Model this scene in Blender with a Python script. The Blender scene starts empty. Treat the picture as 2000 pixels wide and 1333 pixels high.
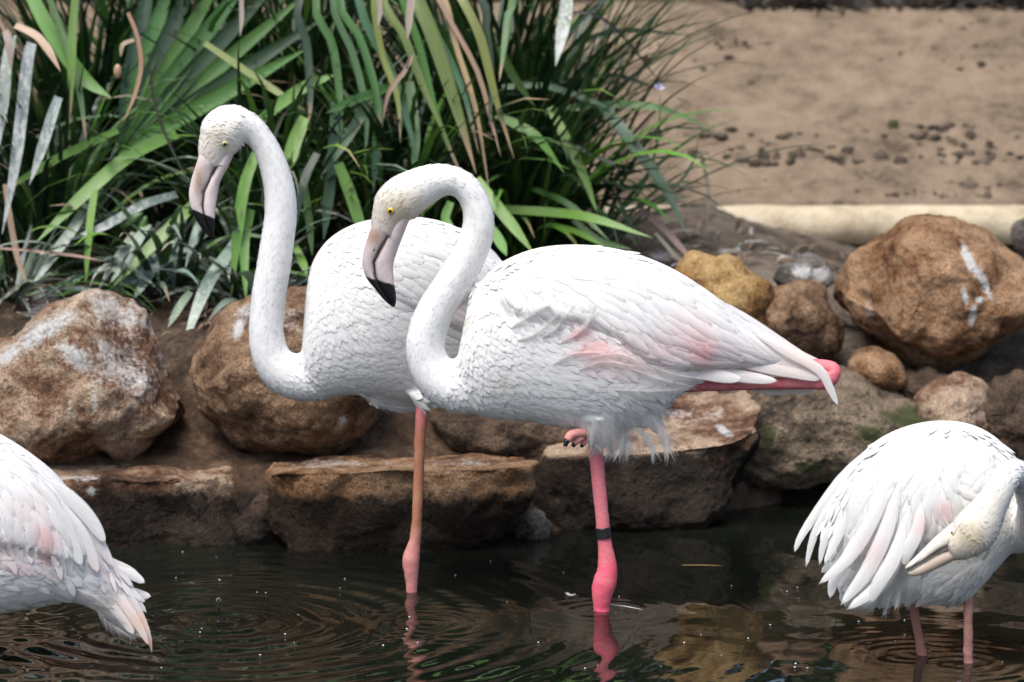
import bpy, math, random
import numpy as np
from mathutils import Vector, noise
from mathutils.bvhtree import BVHTree

random.seed(11)
rng = np.random.default_rng(11)
sc = bpy.context.scene
col = sc.collection

# ------------------------------------------------------------------ camera, sky, sun, exposure
CAM = Vector((0.0, -10.0, 2.2))
LENS = 133.0
FPX = 2000.0 * LENS / 36.0                   # focal length in pixels of the 2000 px wide photograph
PITCH = math.atan((666.5 + 415.0) / FPX)
cd = bpy.data.cameras.new('camera')
cd.lens = LENS
cd.sensor_width = 36.0
cd.clip_start = 0.1
cd.clip_end = 500.0
cd.dof.use_dof = True
cd.dof.focus_distance = 9.95
cd.dof.aperture_fstop = 3.2
cam = bpy.data.objects.new('camera', cd)
cam.location = CAM
cam.rotation_euler = (math.pi / 2 - PITCH, 0, 0)
col.objects.link(cam)
sc.camera = cam

SUN_EL, SUN_AZ = 63.0, -150.0                # light from behind the camera, a little to the left
w = bpy.data.worlds.new('World')
sc.world = w
w.use_nodes = True
nt = w.node_tree
bg = nt.nodes['Background']
sky = nt.nodes.new('ShaderNodeTexSky')
sky.sky_type = 'NISHITA'
sky.sun_disc = False
sky.sun_elevation = math.radians(SUN_EL)
sky.sun_rotation = math.radians(SUN_AZ)
sky.air_density = 1.0
sky.dust_density = 3.0
sky.ozone_density = 0.6
nt.links.new(sky.outputs[0], bg.inputs[0])
bg.inputs[1].default_value = 0.12
sd = bpy.data.lights.new('sun', 'SUN')
sd.energy = 2.5
sd.angle = math.radians(40)
sd.color = (1.0, 0.97, 0.93)
sun = bpy.data.objects.new('sun', sd)
az = math.radians(SUN_AZ)
sdir = Vector((math.sin(az) * math.cos(math.radians(SUN_EL)), math.cos(az) * math.cos(math.radians(SUN_EL)), math.sin(math.radians(SUN_EL))))
sun.rotation_euler = sdir.to_track_quat('Z', 'Y').to_euler()
sun.location = (0, -4, 8)
col.objects.link(sun)
vs = sc.view_settings
vs.view_transform = 'Standard'
vs.look = 'None'
vs.gamma = 1.0
vs.use_curve_mapping = False
vs.exposure = 0.78
sc.cycles.transparent_max_bounces = 24

# ------------------------------------------------------------------ pixel <-> world measuring helpers
CP, SP = math.cos(PITCH), math.sin(PITCH)


def P(u, v, Y):
    """World point at depth Y that the photograph shows at pixel (u, v)."""
    dx = (u - 1000.0) / FPX
    dz = -(v - 666.5) / FPX
    d = Vector((dx, dz * SP + CP, dz * CP - SP))
    return CAM + d * ((Y - CAM.y) / d.y)


def S(Y):
    return (Y - CAM.y) / FPX


def proj(a):
    """World points (n,3) -> pixels (n,2)."""
    a = np.asarray(a, dtype=float).reshape(-1, 3) - np.array(CAM)
    f = a[:, 1] * CP - a[:, 2] * SP
    up = a[:, 1] * SP + a[:, 2] * CP
    return np.stack([1000 + FPX * a[:, 0] / f, 666.5 - FPX * up / f], 1)


# ------------------------------------------------------------------ mesh helpers
class M:
    """Collects verts, faces, per-vertex colour and uv; build() links them as ONE mesh object."""

    def __init__(s):
        s.v, s.f, s.c, s.uv, s.n = [], [], [], [], []

    def add(s, vs_, fs, cs, uvs=None):
        b = len(s.v)
        s.v.extend(vs_)
        s.f.extend([tuple(i + b for i in f) for f in fs])
        if len(cs) == 3 and not hasattr(cs[0], '__len__'):
            cs = [cs] * len(vs_)
        s.c.extend(cs)
        s.uv.extend(uvs if uvs else [(0, 0)] * len(vs_))

    def build(s, name, mat, parent=None, smooth=True):
        return make(name, s.v, s.f, mat, parent, s.c, s.uv, smooth, nrm=s.n)


def root_loc(o):
    while o.parent:
        o = o.parent
    return o.location


def make(name, v, f, mat, parent=None, c=None, uv=None, smooth=True, attr='Col', nrm=None):
    me = bpy.data.meshes.new(name)
    v = np.asarray([tuple(x) for x in v], dtype=np.float32).reshape(-1, 3)
    if parent is not None:
        v = v - np.array(root_loc(parent), dtype=np.float32)
    me.from_pydata(v, [], f)
    if c is not None and len(c):
        c = np.asarray([tuple(x) for x in c], dtype=np.float32).reshape(len(v), -1)
        if c.shape[1] == 3:
            c = np.concatenate([c, np.ones((len(c), 1), np.float32)], 1)
        at = me.color_attributes.new(attr, 'FLOAT_COLOR', 'POINT')
        at.data.foreach_set('color', c.ravel())
    if uv is not None and len(uv):
        li = np.empty(len(me.loops), dtype=np.int32)
        me.loops.foreach_get('vertex_index', li)
        ul = me.uv_layers.new(name='uv')
        ul.data.foreach_set('uv', np.asarray(uv, dtype=np.float32)[li].ravel())
    if smooth:
        me.polygons.foreach_set('use_smooth', np.ones(len(me.polygons), dtype=bool))
    if nrm:                                             # vanes shade with the skin they lie on
        me.normals_split_custom_set_from_vertices([tuple(x) for x in nrm])
    me.materials.append(mat)
    o = bpy.data.objects.new(name, me)
    col.objects.link(o)
    if parent is not None:
        o.parent = parent
    return o


def tag(o, label=None, cat=None, group=None, kind=None):
    if label:
        o['label'] = label
    if cat:
        o['category'] = cat
    if group:
        o['group'] = group
    if kind:
        o['kind'] = kind
    return o


def thing(name, loc, label, cat, group=None):
    o = bpy.data.objects.new(name, None)
    o.empty_display_size = 0.05
    o.location = loc
    col.objects.link(o)
    return tag(o, label, cat, group)


def crom(pts, n):
    """Catmull-Rom through tuples of numbers, n samples."""
    p = np.asarray(pts, dtype=float)
    if len(p) == 2:
        t = np.linspace(0, 1, n)[:, None]
        return p[0] * (1 - t) + p[1] * t
    p = np.concatenate([[2 * p[0] - p[1]], p, [2 * p[-1] - p[-2]]])
    m = len(p) - 3
    out = []
    for x in np.linspace(0, m, n):
        i = min(int(x), m - 1)
        t = x - i
        a, b, c, d = p[i], p[i + 1], p[i + 2], p[i + 3]
        out.append(0.5 * ((2 * b) + (c - a) * t + (2 * a - 5 * b + 4 * c - d) * t * t + (3 * b - a - 3 * c + d) * t ** 3))
    return np.array(out)


def tube(path, n=40, seg=16, ky=1.0, cap=True, side=(0, 1, 0)):
    """path: (x, y, z, r[, ky]) -> verts, faces, ring parameter of every vertex."""
    path = [tuple(p) if len(p) == 5 else tuple(p) + (ky,) for p in path]
    q = crom(path, n)
    v, f, tt = [], [], []
    for i in range(n):
        a, b = q[max(i - 1, 0), :3], q[min(i + 1, n - 1), :3]
        t = Vector(b - a).normalized()
        yv = Vector(side)
        sv = yv - t * yv.dot(t)
        if sv.length < 0.15:
            sv = Vector((1, 0, 0)) - t * t.x
        sv.normalize()
        nv = t.cross(sv)
        c, r, k = Vector(q[i, :3]), max(q[i, 3], 1e-4), q[i, 4]
        for j in range(seg):
            an = 2 * math.pi * j / seg
            v.append(c + sv * (math.cos(an) * r * k) + nv * (math.sin(an) * r))
            tt.append(i / (n - 1))
    for i in range(n - 1):
        for j in range(seg):
            a, b = i * seg + j, i * seg + (j + 1) % seg
            f.append((a, b, b + seg, a + seg))
    if cap:
        for i, rev in ((0, True), (n - 1, False)):
            r_ = list(range(i * seg, i * seg + seg))
            f.append(tuple(r_[::-1] if rev else r_))
    return v, f, tt


def loft(st, n=44, seg=28, yn=(0, 1, 0), pw=1.0):
    """st: (top Vector, bottom Vector, half width) -> closed lofted body."""
    q = crom([tuple(a) + tuple(b) + (h,) for a, b, h in st], n)
    v, f = [], []
    yv = Vector(yn).normalized()
    for r in q:
        T, B, h = Vector(r[:3]), Vector(r[3:6]), r[6]
        c, up = (T + B) / 2, (T - B) / 2
        for j in range(seg):
            an = 2 * math.pi * j / seg
            ca, sa = math.cos(an), math.sin(an)
            ca = math.copysign(abs(ca) ** pw, ca)
            v.append(c + yv * (ca * h) + up * sa)
    for i in range(n - 1):
        for j in range(seg):
            a, b = i * seg + j, i * seg + (j + 1) % seg
            f.append((a, b, b + seg, a + seg))
    f.append(tuple(range(seg))[::-1])
    f.append(tuple(range((n - 1) * seg, n * seg)))
    return v, f


def ball(c, r, seg=14, ring=9, sc_=(1, 1, 1)):
    v, f = [], []
    for i in range(ring + 1):
        th = math.pi * i / ring
        for j in range(seg):
            ph = 2 * math.pi * j / seg
            v.append(Vector(c) + Vector((r * sc_[0] * math.sin(th) * math.cos(ph), r * sc_[1] * math.sin(th) * math.sin(ph), r * sc_[2] * math.cos(th))))
    for i in range(ring):
        for j in range(seg):
            a, b = i * seg + j, i * seg + (j + 1) % seg
            f.append((a, b, b + seg, a + seg))
    return v, f


def remeshed(v, f, voxel, smooth=8):
    """Union of closed shells into one continuous surface -> (verts array, faces list)."""
    me = bpy.data.meshes.new('tmp')
    me.from_pydata([tuple(x) for x in v], [], f)
    o = bpy.data.objects.new('tmp', me)
    col.objects.link(o)
    md = o.modifiers.new('r', 'REMESH')
    md.mode = 'VOXEL'
    md.voxel_size = voxel
    if smooth:
        ms = o.modifiers.new('s', 'SMOOTH')
        ms.factor = 0.5
        ms.iterations = smooth
    ev = o.evaluated_get(bpy.context.evaluated_depsgraph_get())
    m2 = ev.to_mesh()
    a = np.empty(len(m2.vertices) * 3, dtype=np.float32)
    m2.vertices.foreach_get('co', a)
    fs = [tuple(p.vertices) for p in m2.polygons]
    ev.to_mesh_clear()
    bpy.data.objects.remove(o)
    bpy.data.meshes.remove(me)
    return a.reshape(-1, 3), fs


def inpoly(pts, poly):
    x, y = pts[:, 0], pts[:, 1]
    ins = np.zeros(len(pts), bool)
    n = len(poly)
    for i in range(n):
        x1, y1 = poly[i]
        x2, y2 = poly[(i + 1) % n]
        if y1 == y2:
            continue
        c = ((y1 > y) != (y2 > y)) & (x < (x2 - x1) * (y - y1) / (y2 - y1) + x1)
        ins ^= c
    return ins


def polydist(pts, poly):
    d = np.full(len(pts), 1e9)
    n = len(poly)
    for i in range(n):
        a, b = np.array(poly[i], float), np.array(poly[(i + 1) % n], float)
        ab = b - a
        t = np.clip(((pts - a) @ ab) / max(ab @ ab, 1e-9), 0, 1)
        d = np.minimum(d, np.linalg.norm(pts - (a + t[:, None] * ab), axis=1))
    return d


def sstep(x, a, b):
    t = np.clip((x - a) / (b - a), 0, 1)
    return t * t * (3 - 2 * t)


# ------------------------------------------------------------------ materials
def new_mat(name):
    m = bpy.data.materials.new(name)
    m.use_nodes = True
    t = m.node_tree
    return m, t, t.nodes['Principled BSDF'], t.nodes['Material Output']


def N(t, kind, **kw):
    n = t.nodes.new(kind)
    for k, v in kw.items():
        if k.startswith('i_'):
            n.inputs[k[2:]].default_value = v
        else:
            setattr(n, k, v)
    return n


def mixc(t, fac, a, b, mode='MIX'):
    n = t.nodes.new('ShaderNodeMix')
    n.data_type = 'RGBA'
    n.blend_type = mode
    for sock, val in ((n.inputs[0], fac), (n.inputs[6], a), (n.inputs[7], b)):
        if hasattr(val, 'links') or hasattr(val, 'is_linked'):
            t.links.new(val, sock)
        elif hasattr(val, '__len__'):
            sock.default_value = tuple(val) + ((1,) if len(val) == 3 else ())
        else:
            sock.default_value = val
    return n.outputs[2]


def math_(t, op, a, b=None, c=None, clamp=False):
    n = t.nodes.new('ShaderNodeMath')
    n.operation = op
    n.use_clamp = clamp
    for i, x in enumerate((a, b, c)):
        if x is None:
            continue
        if hasattr(x, 'is_linked'):
            t.links.new(x, n.inputs[i])
        else:
            n.inputs[i].default_value = x
    return n.outputs[0]


def ramp(t, fac, stops, interp='LINEAR'):
    n = t.nodes.new('ShaderNodeValToRGB')
    n.color_ramp.interpolation = interp
    e = n.color_ramp.elements
    while len(e) < len(stops):
        e.new(0.5)
    for i, (p, c) in enumerate(stops):
        e[i].position = p
        e[i].color = tuple(c) + ((1,) if len(c) == 3 else ()) if hasattr(c, '__len__') else (c, c, c, 1)
    t.links.new(fac, n.inputs[0])
    return n.outputs[0]


def noise_tex(t, vec, scale, detail=4, rough=0.55, dims='3D', dist=0.0):
    n = t.nodes.new('ShaderNodeTexNoise')
    n.noise_dimensions = dims
    n.inputs['Scale'].default_value = scale
    n.inputs['Detail'].default_value = detail
    n.inputs['Roughness'].default_value = rough
    n.inputs['Distortion'].default_value = dist
    if vec is not None:
        t.links.new(vec, n.inputs['Vector'])
    return n.outputs[0]


def bump(t, h, strength, dist, nrm=None):
    n = t.nodes.new('ShaderNodeBump')
    n.inputs['Strength'].default_value = strength
    n.inputs['Distance'].default_value = dist
    t.links.new(h, n.inputs['Height'])
    if nrm is not None:
        t.links.new(nrm, n.inputs['Normal'])
    return n.outputs[0]


def feather_mat(name, barbs=True, trans=0.25, soft=None):
    m, t, b, out = new_mat(name)
    at = N(t, 'ShaderNodeAttribute', attribute_name='Col')
    colr = at.outputs['Color']
    if barbs:
        tc = N(t, 'ShaderNodeTexCoord')
        sx = N(t, 'ShaderNodeSeparateXYZ')
        t.links.new(tc.outputs['UV'], sx.inputs[0])
        oi = N(t, 'ShaderNodeObjectInfo')
        w_ = math_(t, 'SUBTRACT', sx.outputs[1], math_(t, 'MULTIPLY', math_(t, 'ABSOLUTE', sx.outputs[0]), 0.35))
        w2 = math_(t, 'ADD', math_(t, 'MULTIPLY', w_, 26.0), math_(t, 'MULTIPLY', oi.outputs['Random'], 50.0))
        nz = N(t, 'ShaderNodeTexNoise', noise_dimensions='1D')
        nz.inputs['Scale'].default_value = 1.0
        nz.inputs['Detail'].default_value = 3.0
        t.links.new(w2, nz.inputs['W'])
        sh = ramp(t, nz.outputs[0], [(0.34, 0.86), (0.6, 1.0)])
        colr = mixc(t, 1.0, colr, sh, 'MULTIPLY')
        rach = math_(t, 'LESS_THAN', math_(t, 'ABSOLUTE', sx.outputs[0]), 0.05)
        h = math_(t, 'ADD', nz.outputs[0], math_(t, 'MULTIPLY', rach, 0.5))
        t.links.new(bump(t, h, 0.3, 0.002), b.inputs['Normal'])
    else:
        tc = N(t, 'ShaderNodeTexCoord')
        nz = noise_tex(t, tc.outputs['Object'], 160, 4, 0.6)
        n2 = noise_tex(t, tc.outputs['Object'], 45, 3, 0.6)
        colr = mixc(t, 1.0, colr, ramp(t, n2, [(0.35, 0.94), (0.6, 1.0)]), 'MULTIPLY')
        t.links.new(bump(t, math_(t, 'ADD', nz, n2), 0.15, 0.002), b.inputs['Normal'])
    t.links.new(colr, b.inputs['Base Color'])
    b.inputs['Roughness'].default_value = 0.75
    b.inputs['Specular IOR Level'].default_value = 0.25
    last = b.outputs[0]
    if trans:
        tr = N(t, 'ShaderNodeBsdfTranslucent')
        t.links.new(colr, tr.inputs[0])
        mx = N(t, 'ShaderNodeMixShader')
        mx.inputs[0].default_value = trans
        t.links.new(last, mx.inputs[1])
        t.links.new(tr.outputs[0], mx.inputs[2])
        last = mx.outputs[0]
    if soft:
        # barbs thin out towards the rim of the vane: frayed, see-through edges
        tc2 = N(t, 'ShaderNodeTexCoord')
        s2 = N(t, 'ShaderNodeSeparateXYZ')
        t.links.new(tc2.outputs['UV'], s2.inputs[0])
        es = math_(t, 'DIVIDE', math_(t, 'SUBTRACT', 1.0, math_(t, 'ABSOLUTE', s2.outputs[0])), soft[0], clamp=True)
        et = math_(t, 'DIVIDE', math_(t, 'SUBTRACT', 1.0, s2.outputs[1]), soft[1], clamp=True)
        al = math_(t, 'MULTIPLY', es, et)
        al = math_(t, 'ADD', al, math_(t, 'MULTIPLY', math_(t, 'SUBTRACT', nz if not barbs else nz.outputs[0], 0.5), soft[2]), clamp=True)
        al = math_(t, 'MULTIPLY', al, math_(t, 'GREATER_THAN', math_(t, 'MULTIPLY', es, et), 0.02))
        tp = N(t, 'ShaderNodeBsdfTransparent')
        mx2 = N(t, 'ShaderNodeMixShader')
        t.links.new(al, mx2.inputs[0])
        t.links.new(tp.outputs[0], mx2.inputs[1])
        t.links.new(last, mx2.inputs[2])
        last = mx2.outputs[0]
    t.links.new(last, out.inputs[0])
    return m


MAT = {}
MAT['feather'] = feather_mat('feather_vane', True, 0.02, (0.2, 0.14, 0.4))
MAT['quill'] = feather_mat('quill_vane', True, 0.2, (0.22, 0.06, 0.5))
MAT['down'] = feather_mat('body_feather', False, 0.0)
MAT['plume'] = feather_mat('small_feather', False, 0.0)
MAT['fur'] = feather_mat('neck_feather', False, 0.0)
MAT['downy'] = feather_mat('loose_down', False, 0.4)


def simple(name, c, rough, spec=0.5, coat=0.0):
    m, t, b, out = new_mat(name)
    b.inputs['Base Color'].default_value = tuple(c) + (1,)
    b.inputs['Roughness'].default_value = rough
    b.inputs['Specular IOR Level'].default_value = spec
    b.inputs['Coat Weight'].default_value = coat
    return m


def leg_mat():
    m, t, b, out = new_mat('scaly_leg_skin')
    at = N(t, 'ShaderNodeAttribute', attribute_name='Col')
    tc = N(t, 'ShaderNodeTexCoord')
    mp = N(t, 'ShaderNodeMapping')
    mp.inputs['Scale'].default_value = (0.35, 0.35, 1)
    t.links.new(tc.outputs['Object'], mp.inputs[0])
    vo = N(t, 'ShaderNodeTexVoronoi', feature='DISTANCE_TO_EDGE')
    vo.inputs['Scale'].default_value = 85
    t.links.new(mp.outputs[0], vo.inputs['Vector'])
    ed = ramp(t, vo.outputs['Distance'], [(0.0, 0.84), (0.09, 1.0)])
    n = noise_tex(t, tc.outputs['Object'], 30, 4)
    cc = mixc(t, 1.0, at.outputs['Color'], ed, 'MULTIPLY')
    cc = mixc(t, ramp(t, n, [(0.45, 0.0), (0.75, 0.45)]), cc, (0.55, 0.33, 0.22))
    t.links.new(cc, b.inputs['Base Color'])
    t.links.new(bump(t, ed, 0.5, 0.002), b.inputs['Normal'])
    b.inputs['Roughness'].default_value = 0.55
    b.inputs['Specular IOR Level'].default_value = 0.3
    return m


def bill_mat():
    m, t, b, out = new_mat('bill_horn')
    at = N(t, 'ShaderNodeAttribute', attribute_name='Col')
    tc = N(t, 'ShaderNodeTexCoord')
    n = noise_tex(t, tc.outputs['Object'], 60, 5)
    cc = mixc(t, 1.0, at.outputs['Color'], ramp(t, n, [(0.3, 0.82), (0.6, 1.0)]), 'MULTIPLY')
    t.links.new(cc, b.inputs['Base Color'])
    b.inputs['Roughness'].default_value = 0.4
    b.inputs['Specular IOR Level'].default_value = 0.3
    t.links.new(bump(t, n, 0.15, 0.002), b.inputs['Normal'])
    return m


MAT['leg'] = leg_mat()
MAT['bill'] = bill_mat()
MAT['band'] = simple('black_plastic_ring', (0.012, 0.013, 0.014), 0.35)
MAT['pupil'] = simple('pupil_black', (0.004, 0.004, 0.004), 0.25, 0.3)
MAT['iris_y'] = simple('iris_amber', (0.58, 0.42, 0.012), 0.3, 0.35)
MAT['iris_g'] = simple('iris_pale', (0.42, 0.48, 0.2), 0.3, 0.35)
MAT['claw'] = simple('dark_claw', (0.02, 0.022, 0.03), 0.25)


def leaf_mat(name, trans=0.10):
    m, t, b, out = new_mat(name)
    at = N(t, 'ShaderNodeAttribute', attribute_name='Col')
    tc = N(t, 'ShaderNodeTexCoord')
    sx = N(t, 'ShaderNodeSeparateXYZ')
    t.links.new(tc.outputs['UV'], sx.inputs[0])
    cx = N(t, 'ShaderNodeCombineXYZ')
    oi = N(t, 'ShaderNodeObjectInfo')
    t.links.new(math_(t, 'MULTIPLY', sx.outputs[0], 9.0), cx.inputs[0])
    t.links.new(math_(t, 'MULTIPLY', sx.outputs[1], 1.6), cx.inputs[1])
    t.links.new(math_(t, 'MULTIPLY', oi.outputs['Random'], 40.0), cx.inputs[2])
    veins = noise_tex(t, cx.outputs[0], 1.0, 3, 0.6)
    n = noise_tex(t, tc.outputs['Object'], 9, 4)
    cc = mixc(t, 1.0, at.outputs['Color'], ramp(t, veins, [(0.3, 0.6), (0.68, 1.15)]), 'MULTIPLY')
    cc = mixc(t, ramp(t, n, [(0.5, 0.0), (0.8, 0.35)]), cc, mixc(t, 1.0, cc, (0.9, 0.85, 0.4), 'MULTIPLY'))
    # dried droppings: flecks where the alpha of the colour says the leaf is soiled
    mp = N(t, 'ShaderNodeMapping')
    mp.inputs['Scale'].default_value = (1.6, 1.6, 0.8)
    t.links.new(tc.outputs['Object'], mp.inputs[0])
    fl = noise_tex(t, mp.outputs[0], 38, 6, 0.7)
    flm = math_(t, 'MULTIPLY', math_(t, 'SUBTRACT', math_(t, 'ADD', fl, math_(t, 'MULTIPLY', at.outputs['Alpha'], 0.5)), 0.82), 6.0, clamp=True)
    cc = mixc(t, flm, cc, (0.50, 0.52, 0.49))
    t.links.new(cc, b.inputs['Base Color'])
    t.links.new(ramp(t, flm, [(0, 0.33), (1, 0.8)]), b.inputs['Roughness'])
    b.inputs['Specular IOR Level'].default_value = 0.5
    t.links.new(bump(t, veins, 0.35, 0.004), b.inputs['Normal'])
    tr = N(t, 'ShaderNodeBsdfTranslucent')
    t.links.new(cc, tr.inputs[0])
    mx = N(t, 'ShaderNodeMixShader')
    mx.inputs[0].default_value = trans
    t.links.new(b.outputs[0], mx.inputs[1])
    t.links.new(tr.outputs[0], mx.inputs[2])
    t.links.new(mx.outputs[0], out.inputs[0])
    return m


MAT['leaf'] = leaf_mat('strap_leaf')


def rock_mat(name, c1, c2, c3, bscale=1.0):
    """mask attribute: R droppings and painted light on two tops, G wet algae band at the water, B moss."""
    m, t, b, out = new_mat(name)
    tc = N(t, 'ShaderNodeTexCoord')
    oi = N(t, 'ShaderNodeObjectInfo')
    va = N(t, 'ShaderNodeVectorMath', operation='ADD')
    t.links.new(tc.outputs['Object'], va.inputs[0])
    cx = N(t, 'ShaderNodeCombineXYZ')
    for i, k in enumerate((37.0, 19.0, 53.0)):
        t.links.new(math_(t, 'MULTIPLY', oi.outputs['Random'], k), cx.inputs[i])
    t.links.new(cx.outputs[0], va.inputs[1])
    vec = va.outputs[0]
    big = noise_tex(t, vec, 3.2, 5, 0.6, dist=0.4)
    mid = noise_tex(t, vec, 14, 6, 0.68)
    fine = noise_tex(t, vec, 75, 5, 0.7)
    grain = noise_tex(t, vec, 210, 3, 0.7)
    f = math_(t, 'ADD', math_(t, 'MULTIPLY', big, 0.55), math_(t, 'ADD', math_(t, 'MULTIPLY', mid, 0.5), math_(t, 'MULTIPLY', fine, 0.2)))
    base = ramp(t, f, [(0.48, tuple(x * 0.28 for x in c1)), (0.55, c1), (0.605, c2), (0.665, c3), (0.74, tuple(min(1, x * 1.35) for x in c3))])
    base = mixc(t, 0.75, base, ramp(t, grain, [(0.36, 0.25), (0.5, 0.88), (0.64, 1.65)]), 'MULTIPLY')
    vo = N(t, 'ShaderNodeTexVoronoi')
    vo.inputs['Scale'].default_value = 26
    t.links.new(vec, vo.inputs['Vector'])
    pits = ramp(t, vo.outputs['Distance'], [(0.08, 0.25), (0.26, 1.0)])
    base = mixc(t, 0.45, base, pits, 'MULTIPLY')
    at = N(t, 'ShaderNodeAttribute', attribute_name='mask')
    sp = N(t, 'ShaderNodeSeparateColor')
    t.links.new(at.outputs['Color'], sp.inputs[0])

    def soft(ch, k, gain, nz):
        return math_(t, 'MULTIPLY', math_(t, 'SUBTRACT', math_(t, 'ADD', sp.outputs[ch], math_(t, 'MULTIPLY', math_(t, 'SUBTRACT', nz, 0.5), k)), 0.36), gain, clamp=True)
    wet = soft(1, 1.9, 2.6, mid)
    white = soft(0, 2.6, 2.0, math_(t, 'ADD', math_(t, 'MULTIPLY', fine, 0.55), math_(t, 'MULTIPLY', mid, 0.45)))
    moss = soft(2, 2.2, 2.4, mid)
    algae = mixc(t, ramp(t, fine, [(0.55, 0.0), (0.72, 1.0)]), (0.003, 0.003, 0.003), (0.022, 0.019, 0.015))
    base = mixc(t, math_(t, 'MULTIPLY', wet, 0.91), base, algae)
    mc = mixc(t, fine, (0.010, 0.024, 0.005), (0.065, 0.09, 0.016))
    base = mixc(t, math_(t, 'MULTIPLY', moss, 0.85), base, mc)
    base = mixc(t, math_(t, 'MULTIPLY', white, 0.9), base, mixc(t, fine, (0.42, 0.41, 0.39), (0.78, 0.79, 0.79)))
    t.links.new(base, b.inputs['Base Color'])
    t.links.new(ramp(t, wet, [(0, 0.85), (1, 0.42)]), b.inputs['Roughness'])
    t.links.new(ramp(t, wet, [(0, 0.3), (1, 0.16)]), b.inputs['Specular IOR Level'])
    hh = math_(t, 'ADD', math_(t, 'MULTIPLY', mid, 1.0), math_(t, 'ADD', math_(t, 'MULTIPLY', fine, 0.5), math_(t, 'MULTIPLY', grain, 0.22)))
    hh = math_(t, 'ADD', hh, math_(t, 'MULTIPLY', pits, 0.25))
    t.links.new(bump(t, hh, 1.0, 0.032 * bscale), b.inputs['Normal'])
    return m


MAT['rock_tan'] = rock_mat('sandstone_tan', (0.125, 0.062, 0.034), (0.24, 0.135, 0.08), (0.40, 0.29, 0.20))
MAT['rock_brown'] = rock_mat('sandstone_brown', (0.10, 0.055, 0.03), (0.2, 0.115, 0.065), (0.31, 0.2, 0.12))
MAT['rock_orange'] = rock_mat('sandstone_orange', (0.13, 0.062, 0.022), (0.31, 0.165, 0.05), (0.43, 0.28, 0.12))
MAT['rock_rust'] = rock_mat('sandstone_rust', (0.115, 0.054, 0.024), (0.25, 0.125, 0.055), (0.34, 0.205, 0.115))
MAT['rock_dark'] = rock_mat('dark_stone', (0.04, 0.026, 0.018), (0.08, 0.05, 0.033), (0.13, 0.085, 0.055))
MAT['rock_moss'] = rock_mat('speckled_brown_stone', (0.055, 0.04, 0.027), (0.125, 0.09, 0.06), (0.23, 0.175, 0.12))
MAT['rock_grey'] = rock_mat('grey_stone', (0.07, 0.06, 0.05), (0.13, 0.115, 0.10), (0.2, 0.18, 0.16))


def ground_mat():
    """mask attribute: R droppings, G sand, B dark soil (else brown mortar earth)."""
    m, t, b, out = new_mat('bank_earth')
    tc = N(t, 'ShaderNodeTexCoord')
    vec = tc.outputs['Object']
    big = noise_tex(t, vec, 1.6, 4, 0.6)
    mid = noise_tex(t, vec, 9, 6, 0.65)
    fine = noise_tex(t, vec, 55, 5, 0.7)
    grain = noise_tex(t, vec, 190, 2, 0.7)
    at = N(t, 'ShaderNodeAttribute', attribute_name='mask')
    sp = N(t, 'ShaderNodeSeparateColor')
    t.links.new(at.outputs['Color'], sp.inputs[0])
    f = math_(t, 'ADD', math_(t, 'MULTIPLY', big, 0.4), math_(t, 'ADD', math_(t, 'MULTIPLY', mid, 0.4), math_(t, 'MULTIPLY', fine, 0.25)))
    earth = ramp(t, f, [(0.43, (0.02, 0.013, 0.008)), (0.53, (0.075, 0.046, 0.029)), (0.63, (0.18, 0.12, 0.08))])
    soil = ramp(t, f, [(0.44, (0.012, 0.008, 0.006)), (0.54, (0.04, 0.027, 0.018)), (0.64, (0.12, 0.085, 0.06))])
    dirt = ramp(t, f, [(0.43, (0.05, 0.038, 0.03)), (0.53, (0.14, 0.112, 0.088)), (0.63, (0.23, 0.195, 0.16))])
    sand = ramp(t, f, [(0.42, (0.085, 0.063, 0.045)), (0.50, (0.185, 0.138, 0.097)), (0.60, (0.26, 0.198, 0.14))])
    c = mixc(t, ramp(t, sp.outputs[2], [(0.2, 0.0), (0.5, 1.0)]), earth, soil)
    c = mixc(t, at.outputs['Alpha'], c, dirt)
    c = mixc(t, sp.outputs[1], c, sand)
    c = mixc(t, 0.6, c, ramp(t, grain, [(0.3, 0.55), (0.5, 1.0), (0.75, 1.3)]), 'MULTIPLY')
    wh = math_(t, 'MULTIPLY', math_(t, 'SUBTRACT', math_(t, 'ADD', sp.outputs[0], math_(t, 'MULTIPLY', math_(t, 'SUBTRACT', mid, 0.5), 1.6)), 0.5), 3.0, clamp=True)
    c = mixc(t, math_(t, 'MULTIPLY', wh, 0.8), c, (0.6, 0.6, 0.58))
    t.links.new(c, b.inputs['Base Color'])
    b.inputs['Roughness'].default_value = 0.9
    b.inputs['Specular IOR Level'].default_value = 0.2
    hh = math_(t, 'ADD', mid, math_(t, 'ADD', math_(t, 'MULTIPLY', fine, 0.6), math_(t, 'MULTIPLY', grain, 0.2)))
    t.links.new(bump(t, hh, 0.8, 0.02), b.inputs['Normal'])
    return m


MAT['ground'] = ground_mat()


def water_mat():
    m, t, b, out = new_mat('murky_water')
    tc = N(t, 'ShaderNodeTexCoord')
    n = noise_tex(t, tc.outputs['Object'], 2.0, 4)
    t.links.new(ramp(t, n, [(0.35, (0.004, 0.0052, 0.0036)), (0.7, (0.009, 0.0105, 0.007))]), b.inputs['Base Color'])
    b.inputs['Roughness'].default_value = 0.02
    b.inputs['IOR'].default_value = 1.42
    b.inputs['Specular IOR Level'].default_value = 0.5
    mp = N(t, 'ShaderNodeMapping')
    mp.inputs['Scale'].default_value = (1, 1.6, 1)
    t.links.new(tc.outputs['Object'], mp.inputs[0])
    h = noise_tex(t, mp.outputs[0], 13, 2, 0.4)
    t.links.new(bump(t, h, 0.06, 0.004), b.inputs['Normal'])
    return m


MAT['water'] = water_mat()


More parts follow.
